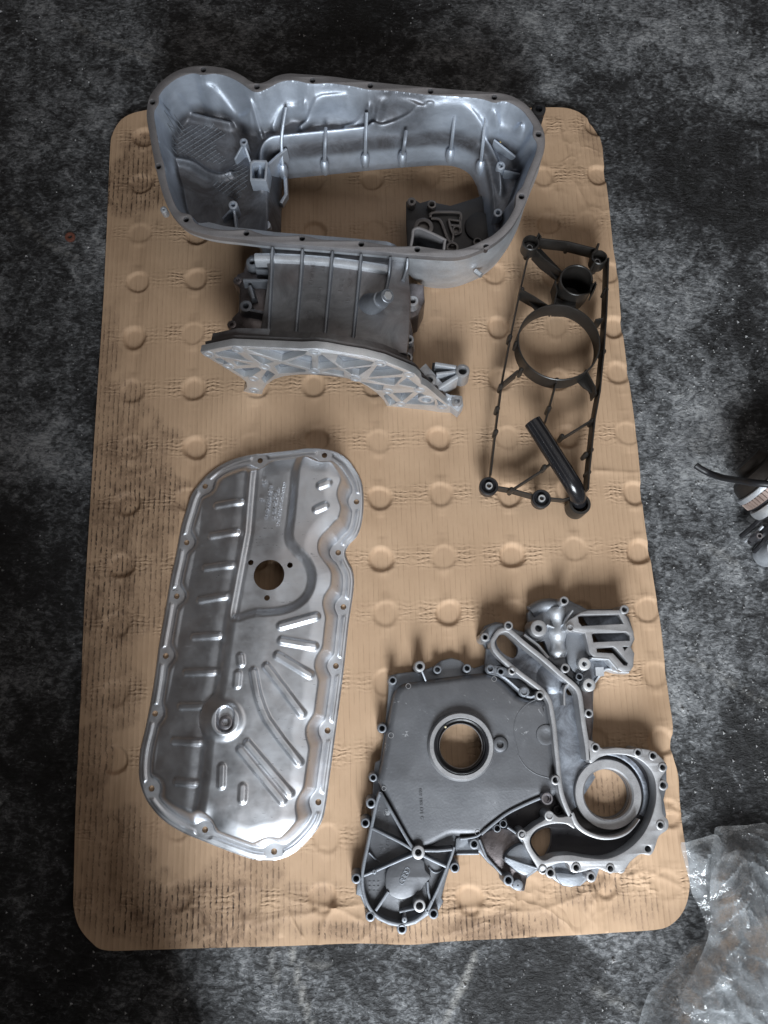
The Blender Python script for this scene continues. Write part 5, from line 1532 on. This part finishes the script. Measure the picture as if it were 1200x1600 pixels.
br = thing('clamp_bracket', 'small shiny metal clamp bracket at the right edge below the alternator', 'bracket', at(1195, 850, FLOOR_Z))
MB().lathe(at(1212, 860, .02)[:2], [(20 * PA, FLOOR_Z), (20 * PA, .012), (18 * PA, .017), (17 * PA, .0265), (10 * PA, .0275), (9 * PA, .020), (5 * PA, .020), (.0005, .028)], 32).build('cap', M['alu'], br)
for a, b, z0, z1, w in (((1158, 838), (1188, 812), .004, .030, .007), ((1164, 846), (1192, 822), .008, .034, .004), ((1172, 848), (1200, 826), .012, .030, .010), ((1178, 862), (1196, 840), .010, .026, .006)):
    P = np.array([at(*a, z0), (at(*a, z0) + at(*b, z1)) / 2 + np.array([0, 0, .006]), at(*b, z1)])
    MB().tube(smooth(P, 5, False), w * .5, 8).build('strap', M['alu'] if w < .006 else M['rubber'], br)
MB().lathe(at(1186, 838, .034)[:2], [(7 * PA, .01), (7 * PA, .032), (5 * PA, .036), (3 * PA, .036), (2.6 * PA, .028), (.0004, .028)], 6).build('nut', M['steel_dark'], br)

# ------------------------------------------------------------------ crumpled clear film
g = Nodes('clear_film')
lw = g.n('ShaderNodeLayerWeight', Blend=.30)
fog = g.ramp(g.noise(26, 5, .7, dist=.8), [(.38, .10), (.74, .55)])
g.bump(g.noise(70, 4, .65, dist=1.4), .0022, .8)
nrm_ = [n_ for n_ in g.t.nodes if n_.type == 'BUMP'][0].outputs['Normal']
g.l(nrm_, lw.inputs['Normal'])
tr_, di_, gl_ = g.n('ShaderNodeBsdfTransparent'), g.n('ShaderNodeBsdfDiffuse'), g.n('ShaderNodeBsdfGlossy', Roughness=.09)
g.l(g.mix(g.noise(14, 4, .6), (.50, .53, .55), (.74, .78, .82)), di_.inputs['Color'])
g.l(nrm_, di_.inputs['Normal'])
g.l(nrm_, gl_.inputs['Normal'])
m1, m2 = g.n('ShaderNodeMixShader'), g.n('ShaderNodeMixShader')
g.l(fog, m1.inputs[0])
g.l(tr_.outputs[0], m1.inputs[1])
g.l(di_.outputs[0], m1.inputs[2])
g.l(g.math('ADD', .08, g.math('MULTIPLY', lw.outputs['Facing'], .50), True), m2.inputs[0])
g.l(m1.outputs[0], m2.inputs[1])
g.l(gl_.outputs[0], m2.inputs[2])
g.l(m2.outputs[0], g.out.inputs['Surface'])
M['film'] = g.m
def tri_wave(t):
    return np.abs((t % 1.0) * 2 - 1)
def film(out_px, seed, base, amp, pinch, k):
    P = ccw(smooth(pts(out_px, base + amp * .4), 3))
    c0 = at(*pinch, base)[:2]
    def h(x, y):
        d, _, _ = sdf(P, x, y)
        wx, wy = x + .018 * vnoise(x, y, 16, seed + 7), y + .018 * vnoise(x, y, 14, seed + 8)
        dx, dy = wx - c0[0], wy - c0[1]
        r, th = np.hypot(dx, dy), np.arctan2(dy, dx)
        fan = tri_wave(th * k / math.pi + .5 * vnoise(x, y, 9, seed)) * np.clip(r / .10, .15, 1)
        fan2 = tri_wave(th * k * 2.3 / math.pi + .9 * vnoise(x, y, 13, seed + 3)) * np.clip(r / .10, .1, 1)
        cr = tri_wave(wx * 9 + wy * 14 + 1.2 * vnoise(x, y, 17, seed + 4))
        cr2 = tri_wave(wx * 31 - wy * 23 + 1.6 * vnoise(x, y, 33, seed + 5))
        z = .46 * fan + .24 * fan2 + .22 * cr + .10 * cr2
        return base + amp * z * sstep(-.002, .030, d) + .0035
    VF = field(P, [], .0024, h, .0004)
    return field_obj('plastic_film', M['film'], VF, angle=16)
b1 = film([(1134, 1306), (1140, 1298), (1160, 1297), (1185, 1296), (1230, 1300), (1260, 1400), (1260, 1560), (1250, 1650), (1150, 1650), (1020, 1640), (1027, 1572), (1045, 1552), (1070, 1522), (1095, 1490), (1118, 1476), (1122, 1440), (1128, 1390), (1130, 1350)], 31, -.002, .090, (1150, 1285), 9)
tag(b1, 'crumpled clear plastic bag heaped on the floor in the lower right corner', 'plastic bag')
b2 = film([(1066, 1322), (1075, 1317), (1100, 1310), (1122, 1305), (1130, 1320), (1128, 1350), (1122, 1385), (1126, 1420), (1128, 1460), (1116, 1482), (1110, 1460), (1098, 1425), (1084, 1398), (1078, 1370)], 41, .002, .022, (1120, 1500), 6)
tag(b2, 'flat flap of clear plastic film lying over the card edge at lower right', 'plastic film')
b3 = film([(1130, 1380), (1160, 1340), (1200, 1350), (1230, 1450), (1220, 1560), (1180, 1620), (1100, 1610), (1080, 1580), (1110, 1520), (1130, 1460)], 51, .020, .095, (1185, 1310), 7)
tag(b3, 'loose fold of clear plastic film lying on top of the crumpled bag', 'plastic film')

# ------------------------------------------------------------------ rusty washer on the left
wz = at(110, 371, FLOOR_Z)
tag(MB().lathe(wz[:2], [(.0072, FLOOR_Z - .001), (.0072, FLOOR_Z + .0022), (.0066, FLOOR_Z + .0027), (.0036, FLOOR_Z + .0027), (.0031, FLOOR_Z + .0020), (.0031, FLOOR_Z - .001)], 24, close=True).build('washer', plain('rust', (.16, .055, .035), .8, 0, .5, 300)), 'small rusty washer lying on the dark floor at left', 'washer')
